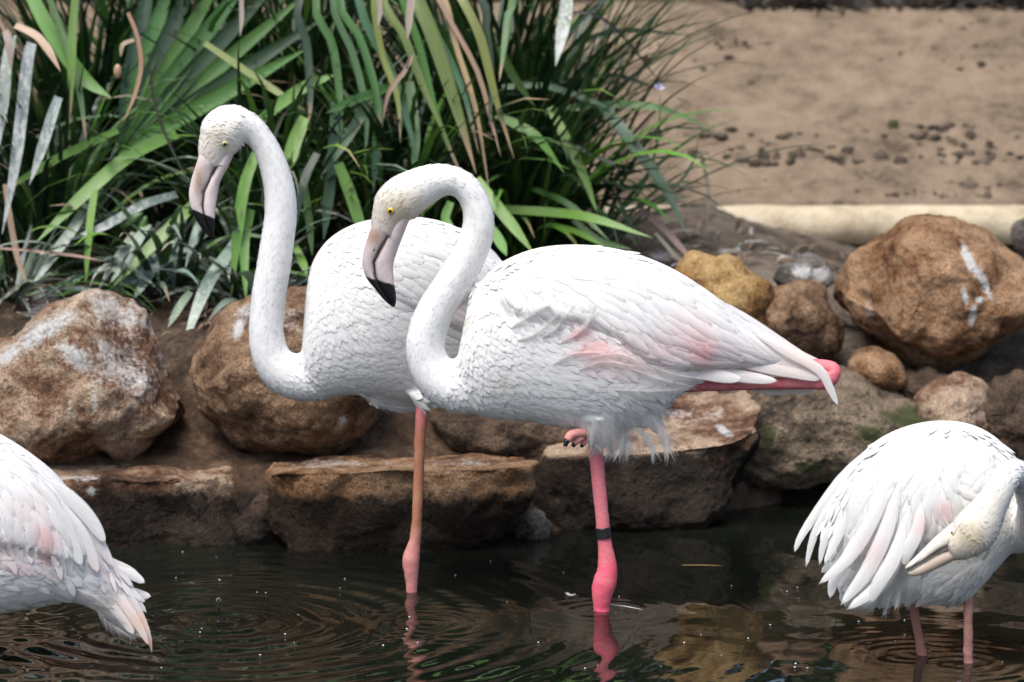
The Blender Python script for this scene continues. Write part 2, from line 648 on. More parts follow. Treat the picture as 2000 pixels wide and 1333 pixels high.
def concrete_mat():
    m, t, b, out = new_mat('cream_concrete')
    tc = N(t, 'ShaderNodeTexCoord')
    n = noise_tex(t, tc.outputs['Object'], 7, 5, 0.6)
    g = noise_tex(t, tc.outputs['Object'], 70, 4, 0.6)
    c = ramp(t, n, [(0.3, (0.3, 0.24, 0.16)), (0.5, (0.47, 0.395, 0.275)), (0.7, (0.55, 0.48, 0.36))])
    c = mixc(t, 0.4, c, ramp(t, g, [(0.3, 0.6), (0.6, 1.1)]), 'MULTIPLY')
    t.links.new(c, b.inputs['Base Color'])
    b.inputs['Roughness'].default_value = 0.85
    t.links.new(bump(t, g, 0.5, 0.01), b.inputs['Normal'])
    return m


MAT['concrete'] = concrete_mat()
MAT['clod'] = rock_mat('dark_clod', (0.05, 0.038, 0.028), (0.10, 0.075, 0.055), (0.17, 0.128, 0.093))
MAT['drop'] = simple('water_drop', (0.95, 0.97, 0.98), 0.02)
MAT['drop'].node_tree.nodes['Principled BSDF'].inputs['Transmission Weight'].default_value = 1.0
MAT['drop'].node_tree.nodes['Principled BSDF'].inputs['IOR'].default_value = 1.33
MAT['speck'] = simple('pale_speck', (0.7, 0.72, 0.72), 0.6)


def hedge_mat():
    m, t, b, out = new_mat('far_foliage')
    at = N(t, 'ShaderNodeAttribute', attribute_name='Col')
    t.links.new(at.outputs['Color'], b.inputs['Base Color'])
    b.inputs['Roughness'].default_value = 0.6
    return m


MAT['hedge'] = hedge_mat()
# ------------------------------------------------------------------ the ground: pool bed, rocky bank, dirt, sand slope
def shore(x):
    return np.interp(x, [-3, -0.4, 0.35, 0.95, 3], [0.90, 0.92, 1.16, 1.62, 1.7])


def ground_z(x, y):
    d = y - shore(x)
    z = np.interp(d, [-3, -0.3, -0.08, 0, 0.08, 0.2, 0.34, 0.55, 0.8, 1.2], [-0.5, -0.4, -0.2, -0.06, 0.13, 0.19, 0.23, 0.4, 0.545, 0.6])
    right = sstep(x, 0.75, 1.4)
    z = z - right * 0.10 * sstep(d, 0.3, 0.9) * (1 - sstep(y, 2.9, 3.85)) + right * 0.10 * sstep(d, 0.05, 0.35) * (1 - sstep(d, 0.5, 0.9))
    dl = np.interp(x, [-3, 0.3, 0.72, 1.32, 2.2], [0.62, 0.63, 0.668, 0.49, 0.46])
    z = z + (dl - 0.6) * sstep(y, 2.9, 3.85) * (y > 2.9) + (1 - sstep(y, 2.9, 3.85)) * 0
    sand = 0.63 + np.clip(y - 4.06, 0, 1.72) * 0.394
    z = z * (1 - sstep(y, 4.03, 4.09)) + sand * sstep(y, 4.03, 4.09)
    z = np.where(y < -8.2, np.interp(y, [-9.2, -8.2], [0.5, -0.5]), z)
    return z


def axis(lo, hi, fine_lo, fine_hi, step):
    a = list(np.arange(fine_lo, fine_hi + 1e-6, step))
    g, s, pre, post = fine_lo, step, [], []
    while g > lo:
        s *= 1.35
        g -= s
        pre.append(g)
    g, s = fine_hi, step
    while g < hi:
        s *= 1.35
        g += s
        post.append(g)
    return np.array(pre[::-1] + a + post)


DROPS = [(90, 590, 70, 30, 0.7), (60, 610, 30, 14, 0.9), (320, 560, 90, 40, 0.55), (1350, 480, 40, 12, 0.9), (1300, 500, 50, 16, 0.9), (1420, 490, 45, 12, 0.75), (1225, 460, 60, 14, 0.7),
         (1470, 425, 20, 10, 0.9), (1880, 700, 70, 10, 0.8), (1840, 715, 60, 12, 0.7), (60, 480, 90, 40, 0.5), (440, 610, 60, 40, 0.5), (1960, 705, 40, 10, 0.7), (1560, 500, 60, 10, 0.6)]


def build_ground():
    xs = axis(-60, 60, -1.9, 2.0, 0.024)
    ys = axis(-30, 70, 0.6, 6.0, 0.022)
    X, Y = np.meshgrid(xs, ys)
    Z = ground_z(X, Y)
    nx, ny = len(xs), len(ys)
    near = (np.abs(X) < 2.2) & (Y > 0.5) & (Y < 6.2)
    k = np.zeros_like(X)
    for i, j in zip(*np.nonzero(near)):
        p = Vector((X[i, j], Y[i, j], 0))
        sandy = Y[i, j] > 4.06
        h = noise.fractal(p * 4.0, 0.9, 2.1, 5)
        if sandy:
            k[i, j] = 0.012 * h + 0.006 * noise.noise(p * 17)
        else:
            k[i, j] = 0.030 * h + 0.016 * abs(noise.noise(p * 13)) + 0.009 * noise.noise(p * 31)
    Z = Z + k
    v = np.stack([X.ravel(), Y.ravel(), Z.ravel()], 1)
    idx = np.arange(nx * ny).reshape(ny, nx)
    f = np.stack([idx[:-1, :-1].ravel(), idx[:-1, 1:].ravel(), idx[1:, 1:].ravel(), idx[1:, :-1].ravel()], 1)
    x, y = v[:, 0], v[:, 1]
    sand = sstep(y + 0.02 * np.sin(x * 9), 4.05, 4.12)
    soil = np.maximum(sstep(y - shore(x), 0.45, 0.7) * (1 - sand) * (1 - sstep(x, 0.0, 0.55)), 0.6 * (1 - sstep(y - shore(x), 0.05, 0.2)))
    dirt = sstep(x, 0.0, 0.55) * (1 - sand) * sstep(y - shore(x), 0.2, 0.55)
    uv = proj(v)
    wht = np.zeros(len(v))
    vis = (y > 0.8) & (y < 4.3)
    for (a, b, ra, rb, s) in DROPS:
        r = np.hypot((uv[:, 0] - a) / ra, (uv[:, 1] - b) / rb)
        wht = np.maximum(wht, s * np.clip(1.25 - r, 0, 1) * vis)
    c = np.stack([wht, sand, soil, dirt], 1)
    o = make('ground', v, f.tolist(), MAT['ground'], c=c, attr='mask')
    tag(o, kind='structure')


build_ground()


# ------------------------------------------------------------------ water
def build_water():
    xs = axis(-9, 9, -1.75, 1.75, 0.0125)
    ys = axis(-9.0, 2.6, -1.35, 1.75, 0.0125)
    X, Y = np.meshgrid(xs, ys)
    Z = np.zeros_like(X)
    calm = 0.4 + 0.6 * sstep(-X, 0.0, 1.0)
    wv = np.random.default_rng(5)
    for i in range(16):
        a = math.radians(90 + wv.normal(0, 34))
        L = 0.16 * 2 ** wv.uniform(0, 2.2)
        Z += 0.0014 * L * 0.85 * calm * np.sin((X * math.cos(a) + Y * math.sin(a)) * 2 * math.pi / L + wv.uniform(0, 6.28))
    c = P(415, 1232, -0.3)
    for (u, v, amp, lam, R) in ((415, 1232, 0.0040, 0.10, 1.4), (290, 1275, 0.0018, 0.09, 0.8), (-20, 1325, 0.0018, 0.1, 0.9), (803, 1180, 0.0008, 0.05, 0.22),
                                (1175, 1210, 0.0008, 0.05, 0.25), (1802, 1300, 0.0005, 0.05, 0.3), (1892, 1318, 0.0005, 0.055, 0.35), (830, 1235, 0.0011, 0.05, 0.4)):
        dep = math.atan((v + 415) / FPX * 0.9999)
        D = 2.2 / ((v + 415.0) / FPX)
        cx, cy = (u - 1000) / FPX * D, D - 10
        r = np.hypot(X - cx, Y - cy)
        Z += amp * np.sin(2 * math.pi * r / lam) * np.exp(-r / (R * 0.45)) * (1 - np.exp(-(r / 0.015) ** 2))
    fade = sstep(np.maximum(np.abs(X) - 1.7, np.maximum(Y - 1.7, -1.3 - Y)), 0, 0.8)
    Z *= 1 - fade
    v = np.stack([X.ravel(), Y.ravel(), Z.ravel()], 1)
    nx, ny = len(xs), len(ys)
    idx = np.arange(nx * ny).reshape(ny, nx)
    f = np.stack([idx[:-1, :-1].ravel(), idx[:-1, 1:].ravel(), idx[1:, 1:].ravel(), idx[1:, :-1].ravel()], 1)
    tag(make('water', v, f.tolist(), MAT['water']), kind='structure')


build_water()


# ------------------------------------------------------------------ rocks
def poly_radius(poly, c, ang):
    """distance from c to the closed polygon in every direction (star-shaped outline)."""
    p = np.array(poly) - c
    a = np.unwrap(np.arctan2(p[:, 1], p[:, 0]))
    if a[-1] < a[0]:
        p, a = p[::-1], np.unwrap(np.arctan2(p[::-1, 1], p[::-1, 0]))
    r = np.hypot(p[:, 0], p[:, 1])
    o = np.argsort(a % (2 * math.pi))
    aa, rr = (a % (2 * math.pi))[o], r[o]
    aa = np.concatenate([aa - 2 * math.pi, aa, aa + 2 * math.pi])
    rr = np.concatenate([rr, rr, rr])
    return np.interp(ang % (2 * math.pi), aa, rr)


import bmesh
ICO = {}


def ico(n):
    if n not in ICO:
        bm = bmesh.new()
        bmesh.ops.create_icosphere(bm, subdivisions=n, radius=1)
        bm.verts.ensure_lookup_table()
        v = np.array([tuple(x.co) for x in bm.verts])
        f = [tuple(q.index for q in p.verts) for p in bm.faces]
        bm.free()
        ICO[n] = (v, f)
    return ICO[n]


def rock(label, outline, Y, dep, mat, box=1.0, boxd=1.0, tilt=0.0, sub=6, amp=1.0, drops_and_lit_tops=(), wetz=None, moss=(), cuts=0, seed=0, name='boulder', group='boulders edging the pool', yfront=False, cat='boulder', top=None):
    """outline in photograph pixels, measured at depth Y; dep = half depth in metres."""
    d, f = ico(sub)
    c3 = P(np.mean([p[0] for p in outline]), np.mean([p[1] for p in outline]), Y)
    pl = [(P(u, v, Y).x - c3.x, P(u, v, Y).z - c3.z) for u, v in outline]
    size = math.sqrt(abs(sum(pl[i][0] * pl[i - 1][1] - pl[i - 1][0] * pl[i][1] for i in range(len(pl)))) / 2)
    b = np.clip(d[:, 1], -1, 1)
    ph = np.arctan2(d[:, 2], d[:, 0])
    R = poly_radius(pl, np.zeros(2), ph)
    ct = np.sqrt(np.clip(1 - b * b, 0, 1)) ** box
    yy = np.sign(b) * np.abs(b) ** boxd * dep
    yc = dep if yfront else 0.0
    p = np.stack([R * ct * np.cos(ph), yy + yc, R * ct * np.sin(ph)], 1)
    p[:, 2] += tilt * (p[:, 1]) * np.clip(p[:, 2] / (0.3 * size) + 0.5, 0, 1)
    rg = np.random.default_rng(seed + 100)
    for k in range(cuts):
        n = rg.normal(size=3)
        n[1] = -abs(n[1]) if k % 2 else n[1]
        n /= np.linalg.norm(n)
        s = p @ n
        lim = np.quantile(s, 0.9)
        over = np.clip(s - lim, 0, None)
        p -= np.outer(over * 0.8, n)
    me = bpy.data.meshes.new('tmp')
    me.from_pydata(p, [], f)
    nr = np.empty(len(p) * 3, dtype=np.float32)
    me.vertices.foreach_get('normal', nr)
    nr = nr.reshape(-1, 3)
    bpy.data.meshes.remove(me)
    off = Vector((seed * 7.3, seed * 3.1, seed * 5.7))
    h = np.empty(len(p))
    for i in range(len(p)):
        q = Vector(p[i]) + off
        h[i] = 0.035 * noise.fractal(q * (2.2 / max(size, 0.15) * 0.45), 1.0, 2.0, 3) * (size / 0.45) + 0.014 * noise.ridged_multi_fractal(q * 5.0, 0.9, 2.1, 4, 1.0, 2.0) \
            + 0.008 * noise.noise(q * 19) + 0.005 * noise.noise(q * 43) - 0.015 - 0.06 * (noise.voronoi(q * 5.5)[0][0] - 0.35)
    p = p + nr * (h * amp)[:, None]
    if top is not None:                                   # worn flat upper face, (v at left end, v at right end, backward rise)
        u_ = proj(p + np.array(c3))[:, 0]
        us = [o_[0] for o_ in outline]
        tt_ = np.clip((u_ - min(us)) / (max(us) - min(us)), 0, 1)
        lim = np.array([P(1000, top[0] + (top[1] - top[0]) * a_, Y).z - c3.z for a_ in tt_]) + top[2] * np.clip(p[:, 1], 0, None) + h * 0.45
        over = np.clip(p[:, 2] - lim, 0, None)
        p[:, 2] -= over * 0.96
    wpos = p + np.array(c3)
    uv = proj(wpos)
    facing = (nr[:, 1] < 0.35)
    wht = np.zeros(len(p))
    for (u0, v0, ru, rv, rot, s) in drops_and_lit_tops:
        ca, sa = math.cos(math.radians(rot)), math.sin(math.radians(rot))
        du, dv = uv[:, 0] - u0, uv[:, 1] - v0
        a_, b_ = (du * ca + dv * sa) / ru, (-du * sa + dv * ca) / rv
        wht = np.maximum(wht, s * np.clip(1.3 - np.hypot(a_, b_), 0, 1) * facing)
    wet = np.zeros(len(p))
    if wetz is not None:
        wet = 1 - sstep(wpos[:, 2], wetz[0], wetz[1])
        if len(wetz) > 2:
            wet *= np.clip(1 - (nr[:, 2] - 0.35) / 0.35, 0, 1)     # algae keeps to the faces, the tops are worn dry
    ms = np.zeros(len(p))
    for (u0, v0, ru, rv, s) in moss:
        ms = np.maximum(ms, s * np.clip(1.3 - np.hypot((uv[:, 0] - u0) / ru, (uv[:, 1] - v0) / rv), 0, 1))
    c = np.stack([wht, wet, ms, np.ones(len(p))], 1)
    o = make(name, p, f, MAT[mat], c=c, attr='mask')
    o.location = c3
    tag(o, label, cat, group)
    return o


rock('big tan boulder heavily streaked with white droppings at the left edge',
     [(-90, 720), (-40, 690), (10, 668), (55, 628), (100, 602), (150, 574), (190, 566), (240, 572), (285, 600), (325, 650), (355, 690), (376, 735), (370, 790), (345, 845), (300, 874), (245, 887), (200, 862), (165, 872), (100, 893), (40, 884), (-20, 860), (-90, 810)],
     1.22, 0.27, 'rock_tan', sub=7, box=0.85, boxd=0.8, amp=0.8, seed=1, cuts=5,
     drops_and_lit_tops=[(80, 650, 95, 28, -32, 0.9), (150, 700, 60, 26, 40, 0.9), (240, 720, 120, 75, 45, 0.58), (230, 610, 110, 60, 20, 0.62), (330, 700, 60, 40, 60, 0.55), (185, 780, 8, 60, 5, 0.6), (135, 790, 8, 40, 0, 0.5), (20, 690, 40, 20, -35, 0.85)])
rock('round brown boulder with one white splash behind the neck of the tall flamingo',
     [(380, 690), (395, 650), (420, 620), (470, 594), (530, 576), (570, 562), (610, 562), (680, 590), (740, 660), (765, 750), (742, 815), (690, 855), (620, 876), (540, 889), (480, 872), (430, 838), (395, 792), (378, 740)],
     1.28, 0.27, 'rock_brown', sub=7, box=0.85, boxd=0.85, amp=0.7, seed=2, cuts=2,
     drops_and_lit_tops=[(467, 640, 13, 34, 20, 1.0), (480, 610, 30, 16, -20, 0.75), (668, 822, 9, 14, 30, 0.9), (560, 620, 60, 40, 0, 0.45)])
rock('long low waterline stone, black below and ochre above, under the streaked tan boulder',
     [(20, 970), (60, 905), (120, 885), (200, 880), (300, 880), (370, 895), (430, 930), (465, 960), (495, 995), (503, 1050), (488, 1100), (350, 1110), (200, 1110), (60, 1105), (20, 1060)],
     0.86, 0.14, 'rock_tan', sub=7, box=0.5, boxd=0.4, yfront=True, amp=0.9, seed=3, top=(938, 945, 0.02), wetz=(0.11, 0.22, 1), drops_and_lit_tops=[(179, 960, 12, 12, 20, 1.0), (185, 983, 6, 6, 0, 0.9), (160, 935, 60, 8, 0, 0.6)], cuts=2)
rock('flat topped waterline block with a pale top, behind the thin leg of the taller flamingo',
     [(505, 930), (520, 890), (560, 875), (640, 870), (760, 868), (900, 870), (1000, 880), (1038, 910), (1042, 975), (1026, 1030), (960, 1085), (800, 1110), (660, 1112), (560, 1108), (515, 1060)],
     0.80, 0.17, 'rock_rust', sub=7, box=0.36, boxd=0.32, yfront=True, tilt=0.0, amp=1.0, seed=4, top=(932, 918, 0.0), wetz=(0.12, 0.215, 1), cuts=2, drops_and_lit_tops=[(755, 905, 8, 4, 0, 0.9), (640, 905, 140, 16, 0, 0.5), (900, 903, 120, 12, 0, 0.45)])  # the two long pale patches paint a brightly lit top face
rock('wide flat boulder with an orange brown top behind the ringed pink leg',
     [(1035, 985), (1050, 920), (1095, 860), (1180, 800), (1290, 770), (1380, 770), (1480, 790), (1500, 880), (1470, 960), (1450, 1010), (1400, 1050), (1330, 1075), (1250, 1085), (1150, 1085), (1080, 1070), (1042, 1030)],
     1.10, 0.29, 'rock_tan', sub=7, box=0.5, boxd=0.4, yfront=True, amp=1.0, seed=5, top=(915, 866, 0.22), wetz=(0.19, 0.31, 1), cuts=2,
     drops_and_lit_tops=[(1412, 840, 26, 10, 35, 1.0), (1300, 805, 60, 14, 0, 0.55), (1370, 815, 120, 30, 0, 0.36)], moss=[(1490, 870, 12, 40, 0.9), (1478, 940, 14, 20, 0.9)])  # the widest pale patch is painted light on the top, not droppings
rock('sloping speckled brown boulder with green moss near its right end, behind the preening flamingo',
     [(1330, 800), (1400, 755), (1500, 735), (1640, 733), (1720, 760), (1790, 785), (1835, 815), (1810, 850), (1740, 885), (1660, 915), (1590, 935), (1510, 940), (1440, 940), (1360, 890)],
     1.72, 0.33, 'rock_moss', sub=7, box=0.75, boxd=0.7, amp=0.8, seed=6, cuts=0, wetz=(-0.05, 0.13), moss=[(1780, 815, 70, 26, 0.95), (1690, 850, 60, 30, 0.75), (1590, 915, 40, 14, 0.9), (1500, 860, 16, 50, 0.8)])
rock('ochre orange boulder standing behind the back of the front flamingo',
     [(1325, 525), (1380, 503), (1425, 506), (1462, 535), (1492, 572), (1515, 612), (1532, 652), (1550, 700), (1480, 725), (1380, 720), (1300, 660), (1290, 580)],
     2.05, 0.2, 'rock_orange', sub=6, seed=7, amp=1.1, cuts=2, boxd=0.8)
rock('small round dark brown boulder between the ochre one and the largest one',
     [(1493, 562), (1540, 549), (1590, 558), (1630, 590), (1647, 640), (1645, 690), (1600, 706), (1550, 700), (1515, 660), (1490, 610)],
     1.98, 0.16, 'rock_brown', sub=6, seed=8, amp=0.7, cuts=2, drops_and_lit_tops=[(1624, 578, 14, 8, 40, 0.9)])
rock('largest reddish boulder at the right with a long white streak of droppings',
     [(1625, 590), (1645, 538), (1682, 490), (1730, 452), (1790, 431), (1840, 427), (1892, 440), (1950, 470), (2000, 506), (2050, 545), (2060, 600), (1990, 640), (1930, 670), (1880, 700), (1830, 714), (1788, 709), (1740, 692), (1690, 684), (1650, 650)],
     2.05, 0.34, 'rock_rust', sub=7, seed=9, amp=0.85, cuts=3, box=0.9, boxd=0.85,
     drops_and_lit_tops=[(1892, 508, 11, 44, -25, 1.05), (1922, 552, 11, 40, -25, 1.05), (1885, 580, 9, 22, -20, 1.0), (1900, 615, 9, 30, 10, 1.0), (1912, 585, 14, 10, 0, 0.9), (1700, 600, 14, 50, 10, 0.5)])
rock('egg shaped stone lying under the left foot of the largest boulder',
     [(1652, 705), (1690, 679), (1730, 686), (1765, 716), (1772, 752), (1745, 770), (1700, 765), (1660, 740)], 1.82, 0.13, 'rock_rust', sub=5, seed=10, amp=0.6)
rock('upright tan stone just above the back of the preening flamingo',
     [(1785, 780), (1825, 738), (1860, 722), (1892, 728), (1925, 790), (1945, 860), (1905, 885), (1850, 880), (1795, 860)], 1.66, 0.16, 'rock_tan', sub=6, seed=12, amp=0.8)
rock('dark rust stone at the right edge above the preening flamingo',
     [(1900, 770), (1915, 745), (1960, 727), (2030, 730), (2090, 780), (2090, 900), (2000, 915), (1950, 895), (1915, 850)], 1.68, 0.18, 'rock_dark', sub=6, seed=13, amp=1.0, cuts=2)
rock('flat brown slab between the egg shaped stone and the upright tan stone',
     [(1735, 745), (1790, 726), (1850, 728), (1860, 770), (1840, 815), (1790, 800), (1745, 775)], 1.85, 0.16, 'rock_dark', sub=5, seed=14, amp=0.8)
rock('dark stone under the belly of the front flamingo',
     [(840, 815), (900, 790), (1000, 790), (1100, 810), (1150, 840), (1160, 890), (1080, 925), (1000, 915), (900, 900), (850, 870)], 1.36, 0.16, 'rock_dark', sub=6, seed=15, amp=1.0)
rock('grey pebble splashed white on the dirt beside the largest boulder',
     [(1505, 545), (1550, 516), (1620, 518), (1645, 548), (1600, 575), (1530, 570)], 2.25, 0.1, 'rock_grey', sub=5, seed=16, amp=0.6, drops_and_lit_tops=[(1565, 530, 22, 16, 0, 1.0), (1605, 535, 24, 18, 0, 1.0)], name='stone', cat='stone')
rock('dark grey boulder cut by the right edge above the largest boulder',
     [(1978, 440), (2010, 425), (2060, 430), (2080, 480), (2020, 500), (1985, 475)], 3.2, 0.15, 'rock_grey', sub=5, seed=17, amp=0.8)
rock('wet grey stone in the gap between the flat topped block and the orange topped boulder',
     [(1022, 1010), (1045, 985), (1072, 1010), (1080, 1060), (1060, 1085), (1015, 1080)], 1.05, 0.08, 'rock_grey', sub=5, seed=18, amp=0.8, wetz=(-0.1, 0.16), name='stone', cat='stone')
rock('wet black stone in the gap between the two low waterline stones',
     [(470, 1000), (510, 960), (545, 985), (555, 1060), (530, 1105), (480, 1105)], 0.98, 0.1, 'rock_dark', sub=5, seed=19, amp=1.0, wetz=(-0.1, 0.3), name='stone', cat='stone')
rock('stone blackened to paint the shadow right of the orange topped boulder',
     [(1440, 960), (1500, 935), (1600, 930), (1690, 930), (1760, 960), (1760, 1010), (1600, 1010), (1450, 1020)], 1.62, 0.1, 'rock_dark', sub=5, seed=20, amp=1.0, wetz=(0.05, 0.25), name='stone', cat='stone')  # dark stone and wet band stand in for the black shadow here


# ------------------------------------------------------------------ cream kerb, clods on the sand, far foliage
def build_kerb():
    a, b = P(1180, 437, 4.0), P(2150, 437, 4.0)
    m = M()
    L = b.x + 0.8 - a.x
    prof = [(0.078 * math.cos(math.radians(a_)), -0.01 + 0.078 * math.sin(math.radians(a_))) for a_ in range(235, -60, -15)]
    n = 40
    for i in range(n + 1):
        t = i / n
        for (y, z) in prof:
            q = Vector((a.x + L * t, 4.0 + y, a.z + z))
            e = noise.noise(q * 6) * 0.006 + noise.noise(q * 21) * 0.003
            m.v.append(q + Vector((0, e, e * 0.7)))
            m.c.append((1, 1, 1))
            m.uv.append((0, 0))
    k = len(prof)
    for i in range(n):
        for j in range(k - 1):
            m.f.append((i * k + j, (i + 1) * k + j, (i + 1) * k + j + 1, i * k + j + 1))
    m.f.append(tuple(range(k)))
    m.f.append(tuple(range(n * k, n * k + k))[::-1])
    o = m.build('concrete_kerb', MAT['concrete'])
    tag(o, 'cream coloured concrete kerb along the foot of the sand slope', 'kerb')


build_kerb()


def build_clods():
    d, f = ico(2)
    m = M()
    rg = np.random.default_rng(3)
    spots = []
    for (u, v, su, sv, n, r0, r1) in ((1700, 265, 170, 22, 60, 8, 20), (1880, 285, 70, 25, 26, 8, 22), (1480, 268, 45, 14, 20, 8, 20), (1450, 200, 60, 14, 10, 6, 16), (1420, 105, 30, 12, 10, 6, 14), (1880, 190, 30, 20, 9, 6, 14),
                                   (1780, 375, 60, 6, 16, 5, 12), (1930, 375, 50, 12, 14, 5, 14), (1850, 335, 60, 10, 12, 6, 16), (1620, 395, 40, 6, 10, 4, 10), (1800, 150, 90, 20, 8, 6, 13), (1850, 45, 60, 10, 7, 5, 12),
                                   (1700, 330, 300, 60, 60, 2, 7), (1600, 120, 330, 90, 40, 2, 6), (1230, 200, 60, 60, 12, 5, 14)):
        for k in range(n):
            spots.append((u + rg.normal() * su, v + rg.normal() * sv, r0 + (r1 - r0) * rg.random() ** 2))
    for (u, v, r) in spots:
        if v > 400 or v < 18:
            continue
        y = 4.2
        for _ in range(30):
            y = 0.5 * y + 0.5 * min(max(4.1, (2.2 - float(0.63 + (min(max(y - 4.06, 0), 1.72)) * 0.394)) / ((v + 415) / FPX) - 10), 5.75)
        q = P(u, v, y)
        z = float(ground_z(np.array(q.x), np.array(y)))
        R = r * 0.62 * S(y)
        seed = Vector(rg.random(3) * 50)
        pts = []
        sx, sy, sz = rg.uniform(0.7, 1.4), rg.uniform(0.7, 1.3), rg.uniform(0.5, 1.1)
        for a in d:
            s = 1 + 0.6 * noise.noise(Vector(a) * 1.6 + seed)
            pts.append(Vector((q.x + a[0] * R * s * sx, y + a[1] * R * s * sy, z + a[2] * R * s * sz)))
        m.add(pts, f, (0, 0, 0.9 if rg.random() < 0.06 else 0))
    o = make('soil_clods', m.v, m.f, MAT['clod'], c=m.c, attr='mask')
    tag(o, 'dark dry clods and droppings scattered over the sand slope', 'clods', kind='stuff')


build_clods()


def build_thicket():
    """the dark planting at the head of the sand slope, seen at the top edge and mirrored in the pool"""
    rg = np.random.default_rng(8)
    n = 38000
    x = rg.uniform(-8, 8, n)
    y = 5.86 + rg.random(n) ** 1.3 * 1.6 + 0.1 * np.sin(x * 2.3)
    z = 1.22 + rg.random(n) ** 0.8 * 9.0
    lo = rg.random(n) < 0.06
    y = np.where(lo, rg.uniform(5.74, 5.95, n), y)
    z = np.where(lo, rg.uniform(1.22, 1.31, n), z)
    x = np.where(lo, rg.uniform(0.95, 2.4, n), x)
    ax = rg.normal(size=(n, 3))
    ax /= np.linalg.norm(ax, axis=1)[:, None]
    b = np.cross(ax, rg.normal(size=(n, 3)))
    b /= np.linalg.norm(b, axis=1)[:, None]
    Ls, Ws = rg.uniform(0.15, 0.38, n), rg.uniform(0.05, 0.11, n)
    Ls[lo] *= 0.25
    Ws[lo] *= 0.4
    c = np.stack([x, y, z], 1)
    v = np.stack([c - ax * Ls[:, None], c + b * Ws[:, None], c + ax * Ls[:, None], c - b * Ws[:, None]], 1).reshape(-1, 3)
    f = np.arange(n * 4).reshape(-1, 4).tolist()
    g = rg.random(n)[:, None]
    cc = np.where(rg.random(n)[:, None] < 0.75, np.array([0.03, 0.055, 0.02]) + g * np.array([0.03, 0.045, 0.015]), np.array([0.06, 0.045, 0.03]) + g * np.array([0.07, 0.045, 0.03]))
    cc[lo] = np.array([0.035, 0.026, 0.018]) + g[lo] * 0.02
    o = make('thicket', v, f, MAT['hedge'], c=np.repeat(cc, 4, axis=0))
    tag(o, 'dark thicket of shrubs along the head of the sand slope', 'shrubs', kind='stuff')


build_thicket()
# ------------------------------------------------------------------ flamingos
WHITE = np.array([0.735, 0.73, 0.715])
PINK = (0.80, 0.40, 0.40)
TS = [0, 0.14, 0.32, 0.52, 0.7, 0.83, 0.93, 0.985, 1.0]


def fprofile(t, pointed=0.0):
    a = min(1.0, (t / 0.22)) ** 0.55 * 0.75 + 0.25 * min(1, t / 0.5)
    e = 1.0 if t < 0.55 else math.sqrt(max(0.0, 1 - ((t - 0.55) / 0.45) ** 2))
    e = e * (1 - pointed) + pointed * (1 - max(0, t - 0.35) / 0.65)
    return max(a * e, 0.02)


class Skin:
    """body surface plus the direction in which the plumage lies"""

    def __init__(s, v, f, flows):
        s.bvh = BVHTree.FromPolygons([tuple(x) for x in v], f)
        s.fl = np.array([(a, b) for a, b, c, d in flows], float)
        fd = np.array([(c, d) for a, b, c, d in flows], float)
        s.fd = fd / np.linalg.norm(fd, axis=1)[:, None]

    def near(s, p):
        l, n, i, d = s.bvh.find_nearest(p)
        return l, n

    def flow(s, p):
        q = proj(p)[0]
        w_ = 1.0 / (np.sum((s.fl - q) ** 2, axis=1) + 60.0) ** 2
        d = (s.fd * w_[:, None]).sum(0)
        return Vector((d[0], 0, -d[1])).normalized()

    def tangent(s, p, n):
        d = s.flow(p)
        d = d - n * d.dot(n)
        return d.normalized() if d.length > 0.05 else Vector((n.z, 0, -n.x)).normalized()

    def ray(s, u, v):
        d = (P(u, v, 0) - CAM).normalized()
        l, n, i, dd = s.bvh.ray_cast(CAM, d)
        return l, n


def laid_feather(m, sk, p0, L, W, h0, lift, tint, pointed=0.0, turn=0.0, steps=TS):
    """one contour feather lying on the body, its tip lifted clear of the feather behind"""
    p, n = sk.near(p0)
    b = len(m.v)
    last = 0.0
    jag = random.random() * 10
    g = 0.96 + 0.05 * random.random()
    for i, t in enumerate(steps):
        if i:
            d = sk.tangent(p, n)
            if turn:
                d = (d + n.cross(d) * turn).normalized()
            p, n = sk.near(p + d * (L * (t - last)))
        last = t
        d = sk.tangent(p, n)
        c = n.cross(d)
        w_ = W * fprofile(t, pointed)
        for s_ in (-1, -0.5, 0, 0.5, 1):
            ww = w_ * s_ * (1 + 0.10 * math.sin(jag + t * 23 + s_ * 3) * abs(s_))
            q, qn = sk.near(p + c * ww)
            hh = h0 + lift * (t ** 1.2 - 0.75 * max(0, t - 0.6) / 0.4) * (1 - 0.5 * s_ * s_)
            m.v.append(q + qn * hh)
            m.n.append((qn * 1.0 + c * (0.30 * s_) + d * (0.28 * (t - 0.35))).normalized())
            col_ = tint(q)
            m.c.append(tuple(col_ * g))
            m.uv.append((s_, t))
    for i in range(len(steps) - 1):
        for j in range(4):
            a = b + i * 5 + j
            m.f.append((a, a + 5, a + 6, a + 1))


def free_feather(m, pts, W, nrm, tint, pointed=0.3, camber=0.22, n=11):
    """a long quill feather hanging clear of the body, along world points"""
    q = crom([tuple(p) for p in pts], n)
    b = len(m.v)
    for i in range(n):
        t = i / (n - 1)
        tg = Vector(q[min(i + 1, n - 1)] - q[max(i - 1, 0)]).normalized()
        side = tg.cross(nrm).normalized()
        up = side.cross(tg).normalized()
        w_ = W * fprofile(t, pointed)
        for s_ in (-1, -0.5, 0, 0.5, 1):
            x = Vector(q[i]) + side * (w_ * s_) - up * (camber * w_ * s_ * s_)
            m.v.append(x)
            m.c.append(tuple(tint(x)))
            m.uv.append((s_, t))
    for i in range(n - 1):
        for j in range(4):
            a = b + i * 5 + j
            m.f.append((a, a + 1, a + 6, a + 5))


